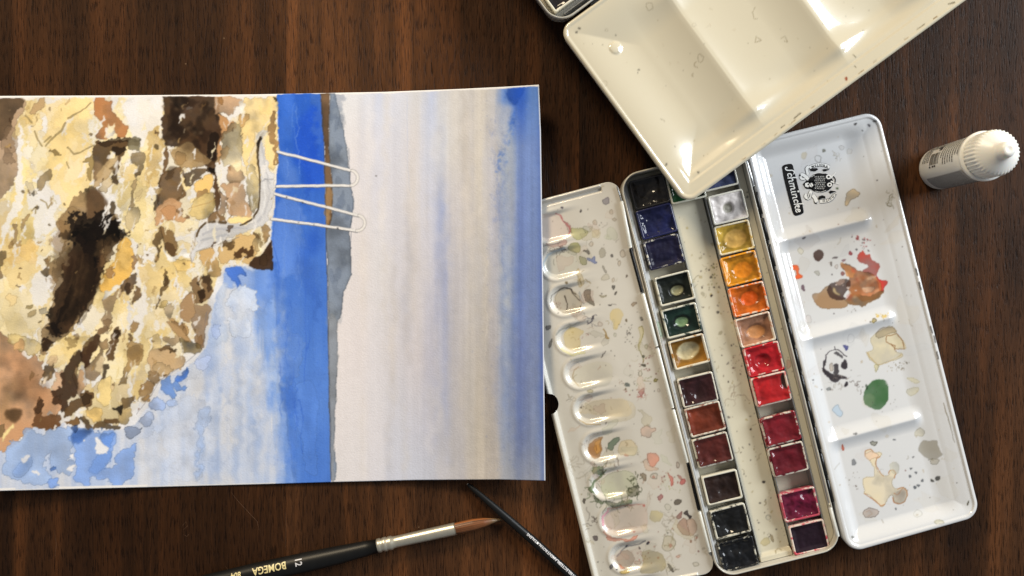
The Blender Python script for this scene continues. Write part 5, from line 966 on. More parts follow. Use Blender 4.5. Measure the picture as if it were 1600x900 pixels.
for x in (-8.95, 8.75, 27.0):
    V, F = boxm(FA, (x - .22) * mm, (x + .22) * mm, (-100.5) * mm, 100.5 * mm, 4.1 * mm, (11.2 if x < 20 else 12.0) * mm); wmesh('pan_rail', V, F, M_METAL, tray, smooth=False)
# hinges
def seg(p, q, z, r, mat, name, parent, n=12):
    a, b_ = W(*p, z), W(*q, z); V, F = tube([a, a.lerp(b_, .02), a.lerp(b_, .98), b_], [r * .8, r, r, r * .8], n); return wmesh(name, V, F, mat, parent)
for p, q, mt, r in (((971,314),(985,387),M_WHITEM,1.05),((1004,458),(1026,541),M_WHITEM,1.05),((1026.6,543),(1051,637),M_WHITEM,1.05),((1051.5,639),(1074,722),M_WHITEM,1.05),((1092.5,798),(1109,862),M_WHITEM,1.05)):
    seg(p, q, 13.6 * mm, r * mm, mt, 'hinge_knuckle_and_gap', boxA)
for p, q in (((985,389),(1003,456)), ((1075,725),(1092,796))):
    a, b_ = W(*p, 13.2 * mm), W(*q, 13.2 * mm); pts = []; rad = []
    for k in range(61): pts.append(a.lerp(b_, k / 60)); rad.append((.95 if k % 2 else .72) * mm)
    V, F = tube(pts, rad, 10); wmesh('hinge_spring', V, F, M_DARK, boxA)
seg((964, 291), (971, 314), 13.6 * mm, .4 * mm, M_METAL, 'hinge_pin', boxA)
d0, d1 = np.array((1179.5, 297.)), np.array((1300.5, 787.))
cuts = np.linspace(0, 1, 13)
for k in range(12):
    a, b_ = d0 + (d1 - d0) * (cuts[k] + .006), d0 + (d1 - d0) * (cuts[k + 1] - .006)
    seg(tuple(a), tuple(b_), 13.8 * mm, 1.25 * mm, M_DARK, 'hinge_knuckle_and_gap', boxA)  # dark tubes stand in for the shaded gaps between the hinge tabs
seg((1166, 252), (1177, 291), 13.6 * mm, 1.0 * mm, M_METAL, 'hinge_pin', boxA)
seg((1175, 297), (1296, 789), 13.6 * mm, .55 * mm, M_METAL, 'hinge_pin', boxA)
seg((1297, 792), (1309, 838), 14.0 * mm, 1.0 * mm, M_WHITEM, 'hinge_knuckle_and_gap', boxA)
# right lid
FL, LW, LH = fit([(1163, 225), (1372, 170.5), (1536.5, 808), (1326.5, 863)], 12 * mm, 14.2, 4.3)
rid = [FL.px(*p)[1] / mm for p in ((1303, 356), (1331, 513), (1383, 669))]; print('ridges', rid)
def zl(X, Y, d):
    x, y, D = X / mm, Y / mm, d / mm; hw = LW / mm / 2
    z = -1.1 * (1 - np.sqrt(np.clip(1 - (1 - np.clip(D / 1.3, 0, 1)) ** 2, 0, 1)))
    z = z - .7 * ss(1.9, 2.7, D) - 4.1 * ss(2.6, 11.0, D)
    fl = ss(3, 10.5, D)
    z = z + fl * 2.4 * ss(hw - 21, hw - 8, x)
    for ry_ in rid:
        t = np.clip(1 - np.sqrt((y - ry_) ** 2 + .3) / 7.0, 0, 1); t = t ** 1.7
        z = z + t * 2.8 * fl * (1 - ss(hw - 21, hw - 15, x))
    z = z + .05 * crop(N_BIG, 0, 0, X.shape[1], X.shape[0])
    return z * mm
V, F, c = sheet(FL, LW, LH, 8.5 * mm, zl, LC, (205, 205, 204), skirt=6.2 * mm, skirt_in=1.2 * mm)
lidA = wmesh('mixing_lid', V, F, M_ENAM, boxA, col=c)
# left flap with wells
FF, FW, FH = fit([(782, 327.5), (965, 281), (1115, 889), (931.5, 938)], 8.6 * mm, 14.1, -7.6)
wl = [(834,358),(848,415),(859,471),(871,531),(884,585),(899,641),(912.5,701),(924.5,758),(939.5,816),(954.5,873),(968,928)]
wl = [tuple(np.array(FF.px(x + 21.5, y - 2)) / mm) for x, y in wl]
thumb = FF.px(856, 631.5)
def zfp(X, Y, d):
    x, y = X / mm, Y / mm; hw, hh = FW / mm / 2, FH / mm / 2
    z = np.zeros(X.shape)
    dl = x + hw; z = z + 1.3 * np.clip(1 - ((dl - 1.4) / 1.5) ** 2, 0, 1) - .5 * ss(2.6, 3.6, dl) * (1 - ss(3.6, 12, dl))
    dt = hh - y; onx = 1 - ss(hw - 9.4, hw - 9.0, x)
    z = z + (.9 * np.clip(1 - ((dt - .9) / 1.0) ** 2, 0, 1) + -1.1 * ss(1.6, 2.2, dt) * (1 - ss(3.2, 4.4, dt))) * onx
    db = y + hh; z = z + .9 * np.clip(1 - ((db - .9) / 1.0) ** 2, 0, 1) * onx
    for wx, wy in wl:
        u = x - wx; v = y - wy; q = np.hypot(np.minimum(u, 0), v); 
        ramp = 1 - ss(-2, 21, u)
        z = z - 1.7 * ramp * (1 - ss(5.2, 7.8, q)) + .35 * ramp * np.exp(-((q - 8.4) / 1.0) ** 2)
    z = z + .06 * crop(N_BIG, 0, 0, X.shape[1], X.shape[0])
    return z * mm
def base_f(X, Y, d):
    t = ss(FW / 2 - 60 * mm, FW / 2 - 45 * mm, X)[..., None]; n = crop(N_BIG, 0, 0, X.shape[1], X.shape[0])[..., None] * .05
    return (np.array([.80, .785, .74]) * (1 - t) + np.array([.80, .78, .735]) * t) * (1 + n)
V, F, c = sheet(FF, FW, FH, 6.5 * mm, zfp, LC, base_f, holes=[(thumb[0], thumb[1], 5.6 * mm)], skirt=1.6 * mm, skirt_in=.3 * mm, corner=(1, 0, 0, 1))
flap = wmesh('thumb_palette', V, F, M_ENAM2, boxA, col=c)
# ------------------------------------------------------------------ brand plate, lettering and crest on the right lid
zprint = -4.72 * mm
def crest_pt(x, y): return FL.px(1210 + x / 8.182, 240 + y / 8.182, zprint)
def decal(name, polys, mat, dz, parent, f=crest_pt):
    V = []; F = []
    for P_ in polys:
        n0 = len(V)
        for p in P_: 
            lx, ly = f(*p); V.append((lx, ly, zprint + dz * mm))
        F.append(tuple(range(n0, len(V))))
    return wmesh(name, FL.world(np.array(V)), F, mat, parent, smooth=False)
def ribbon(pts, w0, w1=None, closed=False, sm=3):
    P = np.array(pts, float)
    if sm and len(P) > 2:
        out = []
        for i in range(len(P) - 1):
            a = P[max(i - 1, 0)]; b_ = P[i]; c_ = P[i + 1]; d_ = P[min(i + 2, len(P) - 1)]
            for t in np.arange(sm) / sm: out.append(.5 * ((2 * b_) + (c_ - a) * t + (2 * a - 5 * b_ + 4 * c_ - d_) * t * t + (3 * b_ - a - 3 * c_ + d_) * t ** 3))
        out.append(P[-1]); P = np.array(out)
    w1 = w0 if w1 is None else w1; L = []; R = []
    for i in range(len(P)):
        t = P[min(i + 1, len(P) - 1)] - P[max(i - 1, 0)]; t = t / (np.hypot(*t) + 1e-9); n_ = np.array([-t[1], t[0]]); ww = (w0 + (w1 - w0) * i / max(len(P) - 1, 1)) / 2
        L.append(tuple(P[i] + n_ * ww)); R.append(tuple(P[i] - n_ * ww))
    return [[L[i], R[i], R[i + 1], L[i + 1]] for i in range(len(P) - 1)]
def circ(cx, cy, rx, ry_, n=16, a=0):
    return [(cx + rx * math.cos(t) * math.cos(a) - ry_ * math.sin(t) * math.sin(a), cy + rx * math.cos(t) * math.sin(a) + ry_ * math.sin(t) * math.cos(a)) for t in [2 * math.pi * k / n for k in range(n)]]
plate = [(98,180),(104,158),(130,142),(175,132),(213,130),(228,140),(238,160),(270,290),(300,410),(330,530),(356,640),(374,735),(370,758),(340,778),(295,792),(268,794),(248,782),(232,750),(190,600),(150,440),(115,290)]
bp_ = decal('brand_plate', [plate], M_INK, .10, lidA)
# letters of the name, drawn with a pen: t runs down the plate, h across it
TD = np.array((.232, .973)); HD = np.array((.973, -.232)); O_ = np.array((128., 176.))
def LT(t, h): return tuple(O_ + TD * t + HD * h)
G = {'S': (58, [[(2,20),(-2,6),(8,-4),(20,0),(30,20),(35,52),(40,82),(52,102),(68,106),(78,92)]]), 'c': (40, [[(32,44),(22,54),(8,44),(5,22),(14,4),(32,10)]]), 'h': (58, [[(8,0),(8,104),(20,112)], [(8,40),(26,54),(40,46),(40,4),(52,0)]]),
     'm': (84, [[(6,54),(8,0)], [(8,38),(22,54),(34,46),(34,0)], [(34,38),(48,54),(62,46),(62,4),(76,0)]]), 'i': (28, [[(8,54),(8,6),(20,0)]]), 'n': (58, [[(6,54),(8,0)], [(8,38),(24,54),(38,46),(38,4),(50,0)]]),
     'k': (54, [[(8,0),(8,104),(20,112)], [(8,24),(26,54),(40,50),(30,30),(12,28)], [(20,28),(40,2),(50,2)]]), 'e': (44, [[(6,26),(30,34),(28,50),(14,54),(5,34),(8,8),(22,0),(38,12)]])}
polys = []; t0 = 8
word = 'Schmincke'; tot = sum(G[ch][0] for ch in word); kx = 596 / tot
for ch in word:
    w_, st = G[ch]
    for s_ in st:
        sl = lambda p: LT(t0 + (p[0] + (0 if ch == 'S' else p[1] * .12)) * kx, 12 + p[1] * (.98 if ch != 'S' else .9))
        polys += ribbon([sl(p) for p in s_], 15, 12)
        polys.append(circ(*sl(s_[0]), 7.5, 7.5, 8)); polys.append(circ(*sl(s_[-1]), 6, 6, 8))
    if ch == 'i': polys.append(circ(*LT(t0 + 18 * kx, 100), 12, 12, 10))
    t0 += w_ * kx
decal('lettering', polys, M_WPRINT, .16, lidA)
ink = []
def ban(P_, w_, ow=7):   # outlined ribbon band
    return ribbon(P_, w_ + ow), ribbon(P_, w_ - ow * .2)
wht = []
for P_, w_ in (([(448,178),(520,150),(590,142),(650,150),(700,172)], 40), ([(440,165),(412,190),(420,240),(430,270)], 36), ([(335,275),(360,270),(400,295),(430,330)], 42), ([(330,290),(345,320),(375,325),(385,315)], 30), ([(470,480),(450,530),(440,580)], 44), ([(405,520),(395,550),(420,570),(440,575)], 36), ([(490,530),(520,570),(540,620)], 48), ([(580,612),(650,608),(710,590),(750,550),(775,505)], 40)):
    a, b_ = ban(P_, w_); ink += a; wht += b_
ink += [[(450,190),(545,185),(560,205),(520,228),(470,225),(452,208)], [(612,205),(640,195),(690,200),(710,185),(695,210),(650,228),(625,228)], [(555,575),(570,545),(610,532),(650,545),(652,575),(615,570),(570,592)], [(690,490),(720,470),(770,480),(795,492),(750,495),(715,515)], [(312,285),(330,300),(335,262),(322,262)], [(385,560),(400,555),(420,595),(400,590)], [(500,612),(540,632),(545,645),(515,640)]]
ink += [circ(590, 372, 160, 126, 28, -.05), circ(450, 400, 88, 62, 6, .1)]
wht += [circ(420, 400, 36, 34, 5), circ(470, 402, 28, 30, 5)]
# owl breast, face discs, wings and horns
for k in range(6):
    for j in range(7):
        jx, jy = 514 + k * 22 + (j % 2) * 11 + random.uniform(-3, 3), 296 + j * 25 + random.uniform(-3, 3)
        wht += ribbon([(jx, jy - 7), (jx + 9, jy - 3), (jx + 9, jy + 4), (jx - 1, jy + 9)], 4.5, 2)
wht += [circ(692, 298, 34, 30, 12), circ(705, 398, 32, 28, 12)]; horn = ribbon([(715, 315), (755, 275), (785, 240)], 20, 6) + ribbon([(720, 355), (775, 375), (825, 392)], 20, 6)
wht += horn; wht += ribbon([(500,262),(560,246),(640,256)], 5) + ribbon([(520,480),(590,492),(660,470)], 5) + ribbon([(470,300),(510,275)], 5)
ink2 = [circ(692, 298, 15, 13, 10), circ(705, 398, 14, 12, 10), [(655, 345), (700, 335), (672, 362)], circ(430, 395, 10, 9, 6)] + ribbon([(750, 290), (778, 330), (770, 380)], 14, 10) + ribbon([(438, 375), (445, 430)], 5) + ribbon([(455,380),(480,425)], 5)
decal('crest', ink, M_INK, .10, lidA); decal('crest_white', wht, M_WPRINT, .15, lidA); decal('crest_detail', ink2, M_INK, .20, lidA)  # white printed shapes between two layers of black print
_gl = {}
def glyph(txt, bold=0, fine=False):
    cu = bpy.data.curves.new('lettering', 'FONT'); cu.body = txt; cu.size = 1; cu.align_x = 'CENTER'; cu.resolution_u = 2; cu.offset = bold
    o = bpy.data.objects.new('lettering', cu); COL.objects.link(o); dg = bpy.context.evaluated_depsgraph_get(); me = bpy.data.meshes.new_from_object(o.evaluated_get(dg))
    if fine:
        bm = bmesh.new(); bm.from_mesh(me); bmesh.ops.triangulate(bm, faces=bm.faces[:]); bmesh.ops.subdivide_edges(bm, edges=[e for e in bm.edges if e.calc_length() > .12], cuts=3, use_grid_fill=True); bmesh.ops.triangulate(bm, faces=bm.faces[:]); bm.to_mesh(me); bm.free()
    V = np.array([tuple(v.co) for v in me.vertices]); F = [tuple(p.vertices) for p in me.polygons]
    bpy.data.objects.remove(o); bpy.data.curves.remove(cu); bpy.data.meshes.remove(me); return V, F
def arcword(word, pts, size, flip=False):
    Vs = []; Fs = []
    for ch, (x, y, a) in zip(word, pts):
        V, F = glyph(ch, .03); n0 = sum(len(v) for v in Vs); a = math.radians(a)
        X = V[:, 0] * size; Y = V[:, 1] * size - size * .35
        gx = x + X * math.cos(a) + Y * math.sin(a); gy = y + X * math.sin(a) - Y * math.cos(a)
        Vs.append(np.array([(*crest_pt(p, q), zprint + .20 * mm) for p, q in zip(gx, gy)])); Fs += [tuple(i + n0 for i in f) for f in F]
    return np.vstack(Vs), Fs
V, F = arcword('MELIORA', [(488,166,-18),(522,155,-14),(552,148,-6),(574,145,-2),(600,146,3),(634,153,10),(668,164,18)], 40); wmesh('lettering', FL.world(V), F, M_INK, lidA, smooth=False)
V, F = arcword('COGITO', [(768,520,115),(745,552,132),(714,580,150),(690,592,158),(668,600,170),(630,606,180)], 40); wmesh('lettering', FL.world(V), F, M_INK, lidA, smooth=False)
V, F = arcword('1881', [(440,560,-75),(445,545,-75),(450,530,-75),(455,515,-75)], 26); wmesh('lettering', FL.world(V), F, M_INK, lidA, smooth=False)
# ------------------------------------------------------------------ second paint box, its lid resting over the first
boxB = empty('paint_box', W(900, -60, 0), 'watercolour box at the top edge with a big cream lid overhanging the other box', 'paint box')
FB, BW, BH = fit([(878 + 550, 42 - 403), (1072.7 + 550, 320 - 403), (1072.7, 320), (878, 42)], 28 * mm, 36.2)
# the fit above lists corners along the long side first: recompute size with x along the long side
L = [FB.px(*p) for p in ((878, 42), (1072.7, 320))]; BH = math.hypot(L[0][0] - L[1][0], L[0][1] - L[1][1]); BW = 216 * mm
a_ = W(1072.7, 320, 28 * mm); u_ = Vector((math.cos(math.radians(36.2)), math.sin(math.radians(36.2)), 0)); v_ = Vector((-u_.y, u_.x, 0))
o_ = a_ + u_ * BW / 2 + v_ * BH / 2; FB = Frame(o_, 36.2); print('B', BW, BH)
rb = [FB.px(*p)[0] / mm for p in ((1187, 186), (1322, 90))]; rb.append(rb[1] * 2 - rb[0]); print(rb)
def zb(X, Y, d):
    x, y, D = X / mm, Y / mm, d / mm; hh, hw = BH / mm / 2, BW / mm / 2
    z = -1.0 * (1 - np.sqrt(np.clip(1 - (1 - np.clip(D / 1.2, 0, 1)) ** 2, 0, 1)))
    dlow = y + hh; lo = ss(20, 10, dlow) * ss(4, 12, x + hw)
    z = z - .5 * ss(1.6, 2.4, D) - 4.8 * (ss(2.0, 30, D) * (1 - lo) + lo * (.10 * ss(2.4, 7.5, D) + .18 * ss(7.3, 8.6, D) + .72 * ss(9.0, 17.0, D)))
    fl = ss(4, 16, D)
    for xr_ in rb:
        t = np.where(x < xr_, np.clip(1 - (xr_ - x) / 21., 0, 1) ** 1.7, np.clip(1 - (x - xr_) / 33., 0, 1) ** 2.2)
        z = z + 4.2 * (np.sqrt(t * t + .0) - .04 * np.exp(-((x - xr_) / 1.2) ** 2)) * ss(6, 20, D)
    cxm = [(-hw + rb[0]) / 2] + [(rb[i] + rb[i + 1]) / 2 for i in range(2)]
    for c_ in cxm:   # each pan dips towards the lower wall
        z = z - 1.7 * np.exp(-((x - c_) / 15) ** 2) * np.exp(-((dlow - 20) / 6.5) ** 2)
    bx, by = FB.px(963, 72); r_ = np.hypot(x - bx / mm, y - by / mm); z = z + .9 * np.sqrt(np.clip(1 - (r_ / 3.3) ** 2, 0, 1))
    z = z + .05 * crop(N_BIG, 0, 0, X.shape[1], X.shape[0])
    return z * mm
V, F, c = sheet(FB, BW, BH, 6.5 * mm, zb, BC, (199, 190, 166), step=.00052, skirt=7 * mm, skirt_in=1.0 * mm)
lidB = wmesh('mixing_lid', V, F, M_ENAM, boxB, col=c)
# its tray
ac = W(870.7, 41, 28 * mm); bw, bh = 212 * mm, 104 * mm; ot = ac + u_ * bw / 2 + v_ * bh / 2; FT = Frame((ot.x, ot.y, 0), 36.2)
V, F = rrloft(FT, [(bw - 22*mm, bh - 22*mm, 7*mm, 0), (bw - 12*mm, bh - 12*mm, 8*mm, 8*mm), (bw - 3*mm, bh - 3*mm, 9.5*mm, 22*mm), (bw, bh, 10*mm, 25.5*mm), (bw, bh, 10*mm, 27*mm), (bw - .8*mm, bh - .8*mm, 9.6*mm, 28*mm), (bw - 1.6*mm, bh - 1.6*mm, 9.2*mm, 27.6*mm), (bw - 2.4*mm, bh - 2.4*mm, 8.8*mm, 22*mm), (bw - 3*mm, bh - 3*mm, 8.6*mm, 15*mm), (bw - 5*mm, bh - 5*mm, 8*mm, 14*mm)], n=8, cap0=True, cap1=True)
trayB = wmesh('tray', V, F, M_TRAY, boxB)
V, F = boxm(FT, -bw / 2 + 8*mm, bw / 2 - 8*mm, -bh / 2 + 4*mm, -bh / 2 + 4.5*mm, 14.1*mm, 22*mm); wmesh('pan_rail', V, F, M_METAL, trayB, smooth=False)
a_ = FT.world([[-bw / 2 + 20*mm, -bh / 2 - 1.2*mm, 27*mm], [bw / 2 - 20*mm, -bh / 2 - 1.2*mm, 27*mm]]); V, F = tube([Vector(a_[0]), Vector(a_[1])], [.8*mm, .8*mm], 10); wmesh('hinge_pin', V, F, M_DARK, boxB)
# ------------------------------------------------------------------ the pans
def pan(frame, cx, cy, zb_, col, label, size=(18.6, 15.4), rot=0, level=1.0, hole=None, rim=.35, wet=True, edgec=None, amp=.35, dips=(), tone=.0, hgt=8.0):
    o = frame.world([[cx, cy, zb_]])[0]; t = empty('paint_pan', Vector(o), label, 'paint pan', 'half pans of paint in the boxes')
    lf = Frame(Vector(o), 0); lf.M = Matrix.Translation(Vector(o)) @ Matrix.Rotation(math.atan2(frame.A[1, 0], frame.A[0, 0]) + math.radians(rot), 4, 'Z'); lf.A = np.array(lf.M)
    w_, h_ = size[0] * mm, size[1] * mm; H = hgt * mm; wl_ = 1.0 * mm
    V, F = rrloft(lf, [(w_ - 1.4*mm, h_ - 1.4*mm, .8*mm, 0), (w_ - .3*mm, h_ - .3*mm, 1.0*mm, H * .6), (w_, h_, 1.1*mm, H - .25*mm), (w_ - .35*mm, h_ - .35*mm, 1.0*mm, H), (w_ - 2*wl_ + .3*mm, h_ - 2*wl_ + .3*mm, .7*mm, H), (w_ - 2*wl_, h_ - 2*wl_, .6*mm, H - .25*mm), (w_ - 2*wl_ - .6*mm, h_ - 2*wl_ - .6*mm, .6*mm, 1.2*mm)], n=3, cap0=True, cap1=True)
    s = wmesh('pan_shell', V, F, M_SHELL, t); lc = lin(col); s.color = (*lc, rim + .05)
    nx, ny = 38, 32; iw, ih = w_ - 2*wl_ + .05*mm, h_ - 2*wl_ + .05*mm
    X, Y = np.meshgrid(np.linspace(-iw / 2, iw / 2, nx), np.linspace(-ih / 2, ih / 2, ny)); ox = random.randrange(NS); oy = random.randrange(NS)
    sub = lambda N, k: N[(np.arange(ny) * k + oy) % NS][:, (np.arange(nx) * k + ox) % NS]
    q = np.maximum(np.abs(X) / (iw / 2), np.abs(Y) / (ih / 2))
    z = H - level * mm + (amp * (1.5 * sub(N_BIG, 6) + 1.7 * sub(N_MID, 3) + .3 * sub(N_MID, 8))) * mm + .8 * mm * ss(.70, 1.0, q)
    cc = np.tile(np.array(col) / 255. * .82, (ny, nx, 1)) * (1 + .25 * sub(N_BIG, 5) + .15 * sub(N_MID, 3))[..., None]
    if edgec is not None: k = ss(.5, .95, q + .25 * sub(N_BIG, 6))[..., None]; cc = cc * (1 - k) + np.array(edgec) / 255. * k
    if hole:
        hx, hy, hrx, hry, hc, dep = hole; r = np.hypot((X / mm - hx) / hrx, (Y / mm - hy) / hry) + .22 * sub(N_BIG, 7); z = z - dep * mm * (1 - ss(.5, 1.5, r))
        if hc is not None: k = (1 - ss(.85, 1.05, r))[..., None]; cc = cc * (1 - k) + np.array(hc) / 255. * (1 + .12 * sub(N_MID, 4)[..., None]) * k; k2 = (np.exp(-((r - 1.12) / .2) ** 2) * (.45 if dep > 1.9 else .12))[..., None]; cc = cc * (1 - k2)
    for dx, dy, dr, dd in dips: z = z - dd * mm * np.exp(-(((X / mm - dx) ** 2 + (Y / mm - dy) ** 2) / dr ** 2))
    z = np.maximum(z, 1.5 * mm)
    V = lf.world(np.stack([X, Y, z], -1).reshape(-1, 3)); I = np.arange(nx * ny).reshape(ny, nx); F = np.stack([I[:-1, :-1], I[:-1, 1:], I[1:, 1:], I[1:, :-1]], -1).reshape(-1, 4)
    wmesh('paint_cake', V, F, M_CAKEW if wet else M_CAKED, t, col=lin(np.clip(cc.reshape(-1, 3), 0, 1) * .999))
    return t
ZP = 4.2 * mm
def pc(*c): p = np.mean(c, 0); q = FA.px(p[0], p[1], ZP + 8 * mm); return q
random.seed(5)
def P4(tl, tr, br, bl_, **k):
    x, y = pc(tl, tr, br, bl_); return x, y
pans = [
 (P4((980,283),(1038,270),(1050,315),(993,330)), (24,22,24), 'black paint pan in the top left corner of the open box', dict(rim=.78, level=1.2, dips=((-1,-1,3,.8),), amp=.5)),
 (P4((993,330),(1050,317),(1059,361),(1003,375)), (20,26,72), 'bright dark-blue paint pan, second from the top of the left row', dict(rim=.70, level=1.3, dips=((0,0,4,1.2),), amp=.5)),
 (P4((1004,378),(1060,366),(1070,409),(1016,421)), (28,27,54), 'dull navy paint pan just above the first gap of the left row', dict(wet=False, rim=.56, level=.9, amp=.4)),
 (P4((1021,437),(1078,421),(1086,464),(1033,480)), (36,42,36), 'green-black paint pan worn to a pale oval, below the first gap in the left row', dict(wet=False, rim=.36, level=2.4, hole=(1.6,-1.4,3.4,2.6,(150,148,116),2.2))),
 (P4((1033,485),(1089,473),(1097,515),(1042,531)), (20,46,38), 'dark green paint pan with a green see-through hollow in the left row', dict(rim=.44, level=2.0, hole=(.2,-.6,3.6,3.0,(116,142,104),2.0))),
 (P4((1044,534),(1100,521),(1110,565),(1054,579)), (160,112,40), 'nearly empty ochre paint pan with a large pale bottom, in the left row', dict(wet=False, rim=.40, level=2.8, hole=(.6,.1,6.4,4.8,(190,178,142),1.8))),
 (P4((1058,593),(1112,581),(1123,624),(1069,638)), (58,26,28), 'dark maroon paint pan below the ochre one in the left row', dict(rim=.45, level=.5, dips=((-1.5,-1,2.6,1.2),), amp=.5)),
 (P4((1070,638),(1124,627),(1134,671),(1080,684)), (124,54,34), 'flat rust-brown paint pan in the left row', dict(wet=False, rim=.42, level=.8, amp=.25)),
 (P4((1081,687),(1135.5,675),(1146,720),(1092,731)), (88,34,28), 'red-brown paint pan just above the lower gap of the left row', dict(rim=.42, level=.3, dips=((-1,-3,2.4,.8),), amp=.4)),
 (P4((1095,745),(1150,732),(1162,779),(1107,791)), (46,32,28), 'very dark brown paint pan in a clean white cup, left row below the lower gap', dict(wet=False, rim=.26, level=1.4, dips=((0,-1,2.6,1.0),), amp=.5)),
 (P4((1108,794),(1162,787),(1176,832),(1120,846)), (22,22,22), 'black paint pan second from the bottom of the left row', dict(rim=.46, level=1.3, amp=.6, dips=((-1,-2,3,1),))),
 (P4((1120,848),(1176,838),(1187,884),(1130,892)), (14,16,20), 'glossy blue-black paint pan at the bottom of the left row', dict(rim=.55, level=1.1, amp=.7)),
 (P4((1044,271),(1090,262),(1100,310),(1054,322)), (30,80,44), 'dark green paint pan in the middle channel, half under the cream lid', dict(rim=.35, level=2.0, amp=.4)),
 (P4((1090,256),(1145,243),(1154,287),(1100,300)), (74,82,116), 'slate-blue paint pan at the top of the right row, half under the cream lid', dict(rim=.30, level=1.6, wet=False)),
 (P4((1108,308),(1158,296),(1169,338),(1117,352)), (255,246,240), 'pinkish white paint pan with a round grey hollow', dict(rim=.35, level=1.0, wet=False, hole=(-.2,-.3,2.6,2.6,(150,146,134),1.4))),
 (P4((1115,355),(1170,343),(1179,386),(1126,401)), (206,168,62), 'pale ochre-yellow paint pan in the right row', dict(rim=.44, level=1.5, hole=(.8,-.4,6.0,4.6,(196,158,84),1.2))),
 (P4((1124.5,402),(1180,389),(1191,438),(1137,449)), (222,146,20), 'golden yellow paint pan in the right row', dict(rim=.56, level=1.4, hole=(1.6,-1,5.2,4.2,(206,124,24),1.1))),
 (P4((1138,450),(1192,439),(1203,485.5),(1148,495.5)), (228,112,26), 'orange paint pan in the right row', dict(wet=False, rim=.50, level=1.3, hole=(.8,.3,4.4,3.4,(200,84,20),1.0))),
 (P4((1148,499),(1202,487),(1214,533),(1158,542)), (196,142,110), 'nearly empty pinkish tan paint pan in the right row', dict(wet=False, rim=.44, level=2.4, hole=(.8,-1.2,4.6,3.2,(184,130,84),1.4))),
 (P4((1160,544),(1215.5,535.5),(1227,578),(1172,587)), (192,26,36), 'scarlet paint pan with a round dip in the middle', dict(rim=.52, level=.9, hole=(-.4,-.6,3.2,2.8,(150,20,26),1.5))),
 (P4((1173,590),(1225.5,580),(1237,624.5),(1184,637)), (204,32,36), 'brim-full bright red paint pan, smooth on top, in the right row', dict(rim=.44, level=.2, amp=.25, hole=(8.3,2.6,2.4,4.2,(62,40,36),1.6))),
 (P4((1188,652),(1242,642),(1251,688),(1199,699)), (132,24,36), 'crimson paint pan just below the gap of the right row', dict(rim=.50, level=.3, dips=((1,-1,3,.8),))),
 (P4((1200,701),(1254,689),(1263,735.5),(1209,745.5)), (108,18,32), 'dark wine-red paint pan below the crimson one', dict(rim=.46, level=.4, dips=((0,-1,3,1.0),))),
 (P4((1216,770),(1271,759),(1282,806),(1230,819)), (110,18,52), 'magenta-stained paint pan second from the bottom of the right row', dict(rim=.58, level=1.4, dips=((0,-2,3.4,1.3),), amp=.7)),
 (P4((1232,822),(1286,812),(1296,856),(1243,868)), (44,26,40), 'flat dark purple paint pan at the bottom of the right row', dict(wet=False, rim=.36, level=.9, amp=.2)),
]
for (x, y), col, lab, kw in pans:
    t = pan(FA, x, y, ZP, col, lab, rot=random.uniform(-1.2, 1.2), **kw)
for t_, c_ in (('maroon', None),): pass
for o in bpy.data.objects:      # rims stained in a colour of their own
    if o.name.startswith('pan_shell') and o.parent['label'].startswith('magenta'): o.color = (*lin((176, 66, 84)), .6)
    if o.name.startswith('pan_shell') and o.parent['label'].startswith('flat dark purple'): o.color = (*lin((190, 70, 84)), .5)
    if o.name.startswith('pan_shell') and o.parent['label'].startswith('dark maroon'): o.color = (*lin((110, 50, 44)), .42)
qx, qy = FT.px(856, -6, 22 * mm)
c0 = np.array(FT.px(867.5, 21, 22 * mm))
pan(FT, c0[0] + 9.6*mm, c0[1] + 7.9*mm, 14.1*mm, (30, 24, 28), 'black paint pan in a clean white cup, in the corner of the second box', rim=.22, level=2.4, amp=.3, hgt=8)
pan(FT, c0[0] + 28.6*mm, c0[1] + 7.9*mm, 14.1*mm, (34, 30, 44), 'dark paint pan next along in the second box, at the very top edge', rim=.22, level=2.0, amp=.3, hgt=8)
# ------------------------------------------------------------------ bottle
bo = W(1466, 264, 0); bt = empty('dropper_bottle', bo, 'small white plastic bottle with a ribbed pointed cap, standing at the right', 'bottle')
def lathe(prof, n=64, ribs=None, off_=bo):
    V = []; 
    for r, z in prof:
        for j in range(n):
            k = 1
            if ribs and ribs[0] <= z <= ribs[1]: k = 1 + .028 * (1 if (j % 4) < 2 else -.6)
            a = 2 * math.pi * j / n; V.append((off_.x + r * k * mm * math.cos(a), off_.y + r * k * mm * math.sin(a), z * mm))
    F = [(i * n + j, i * n + (j + 1) % n, (i + 1) * n + (j + 1) % n, (i + 1) * n + j) for i in range(len(prof) - 1) for j in range(n)]
    F.append(tuple(reversed(range(n)))); F.append(tuple((len(prof) - 1) * n + j for j in range(n))); return V, F
V, F = lathe([(8.5, 0), (10.2, .5), (10.9, 1.8), (11.1, 4), (11.15, 40), (11.0, 43), (10.4, 45.5), (9.6, 47.2), (9.6, 49.4)]); body = wmesh('bottle_body', V, F, M_BOT, bt)
V, F = lathe([(9.8, 47.6), (11.5, 47.7), (12.0, 48.2), (12.0, 49.4), (11.6, 50.0), (10.4, 50.2)]); wmesh('cap_ring', V, F, M_CAP, bt)
V, F = lathe([(10.5, 50.2), (10.6, 50.6), (10.6, 59.4), (10.5, 60.4), (9.9, 61.2), (8.6, 62.3), (6.6, 63.8), (4.9, 65.2), (4.2, 66.0), (3.9, 67.0), (3.75, 69.0), (3.4, 70.4), (2.7, 71.2), (1.8, 71.5), (1.2, 71.4), (.4, 71.2)], n=144, ribs=(50.4, 60.6)); cap = wmesh('cap', V, F, M_CAP, bt)
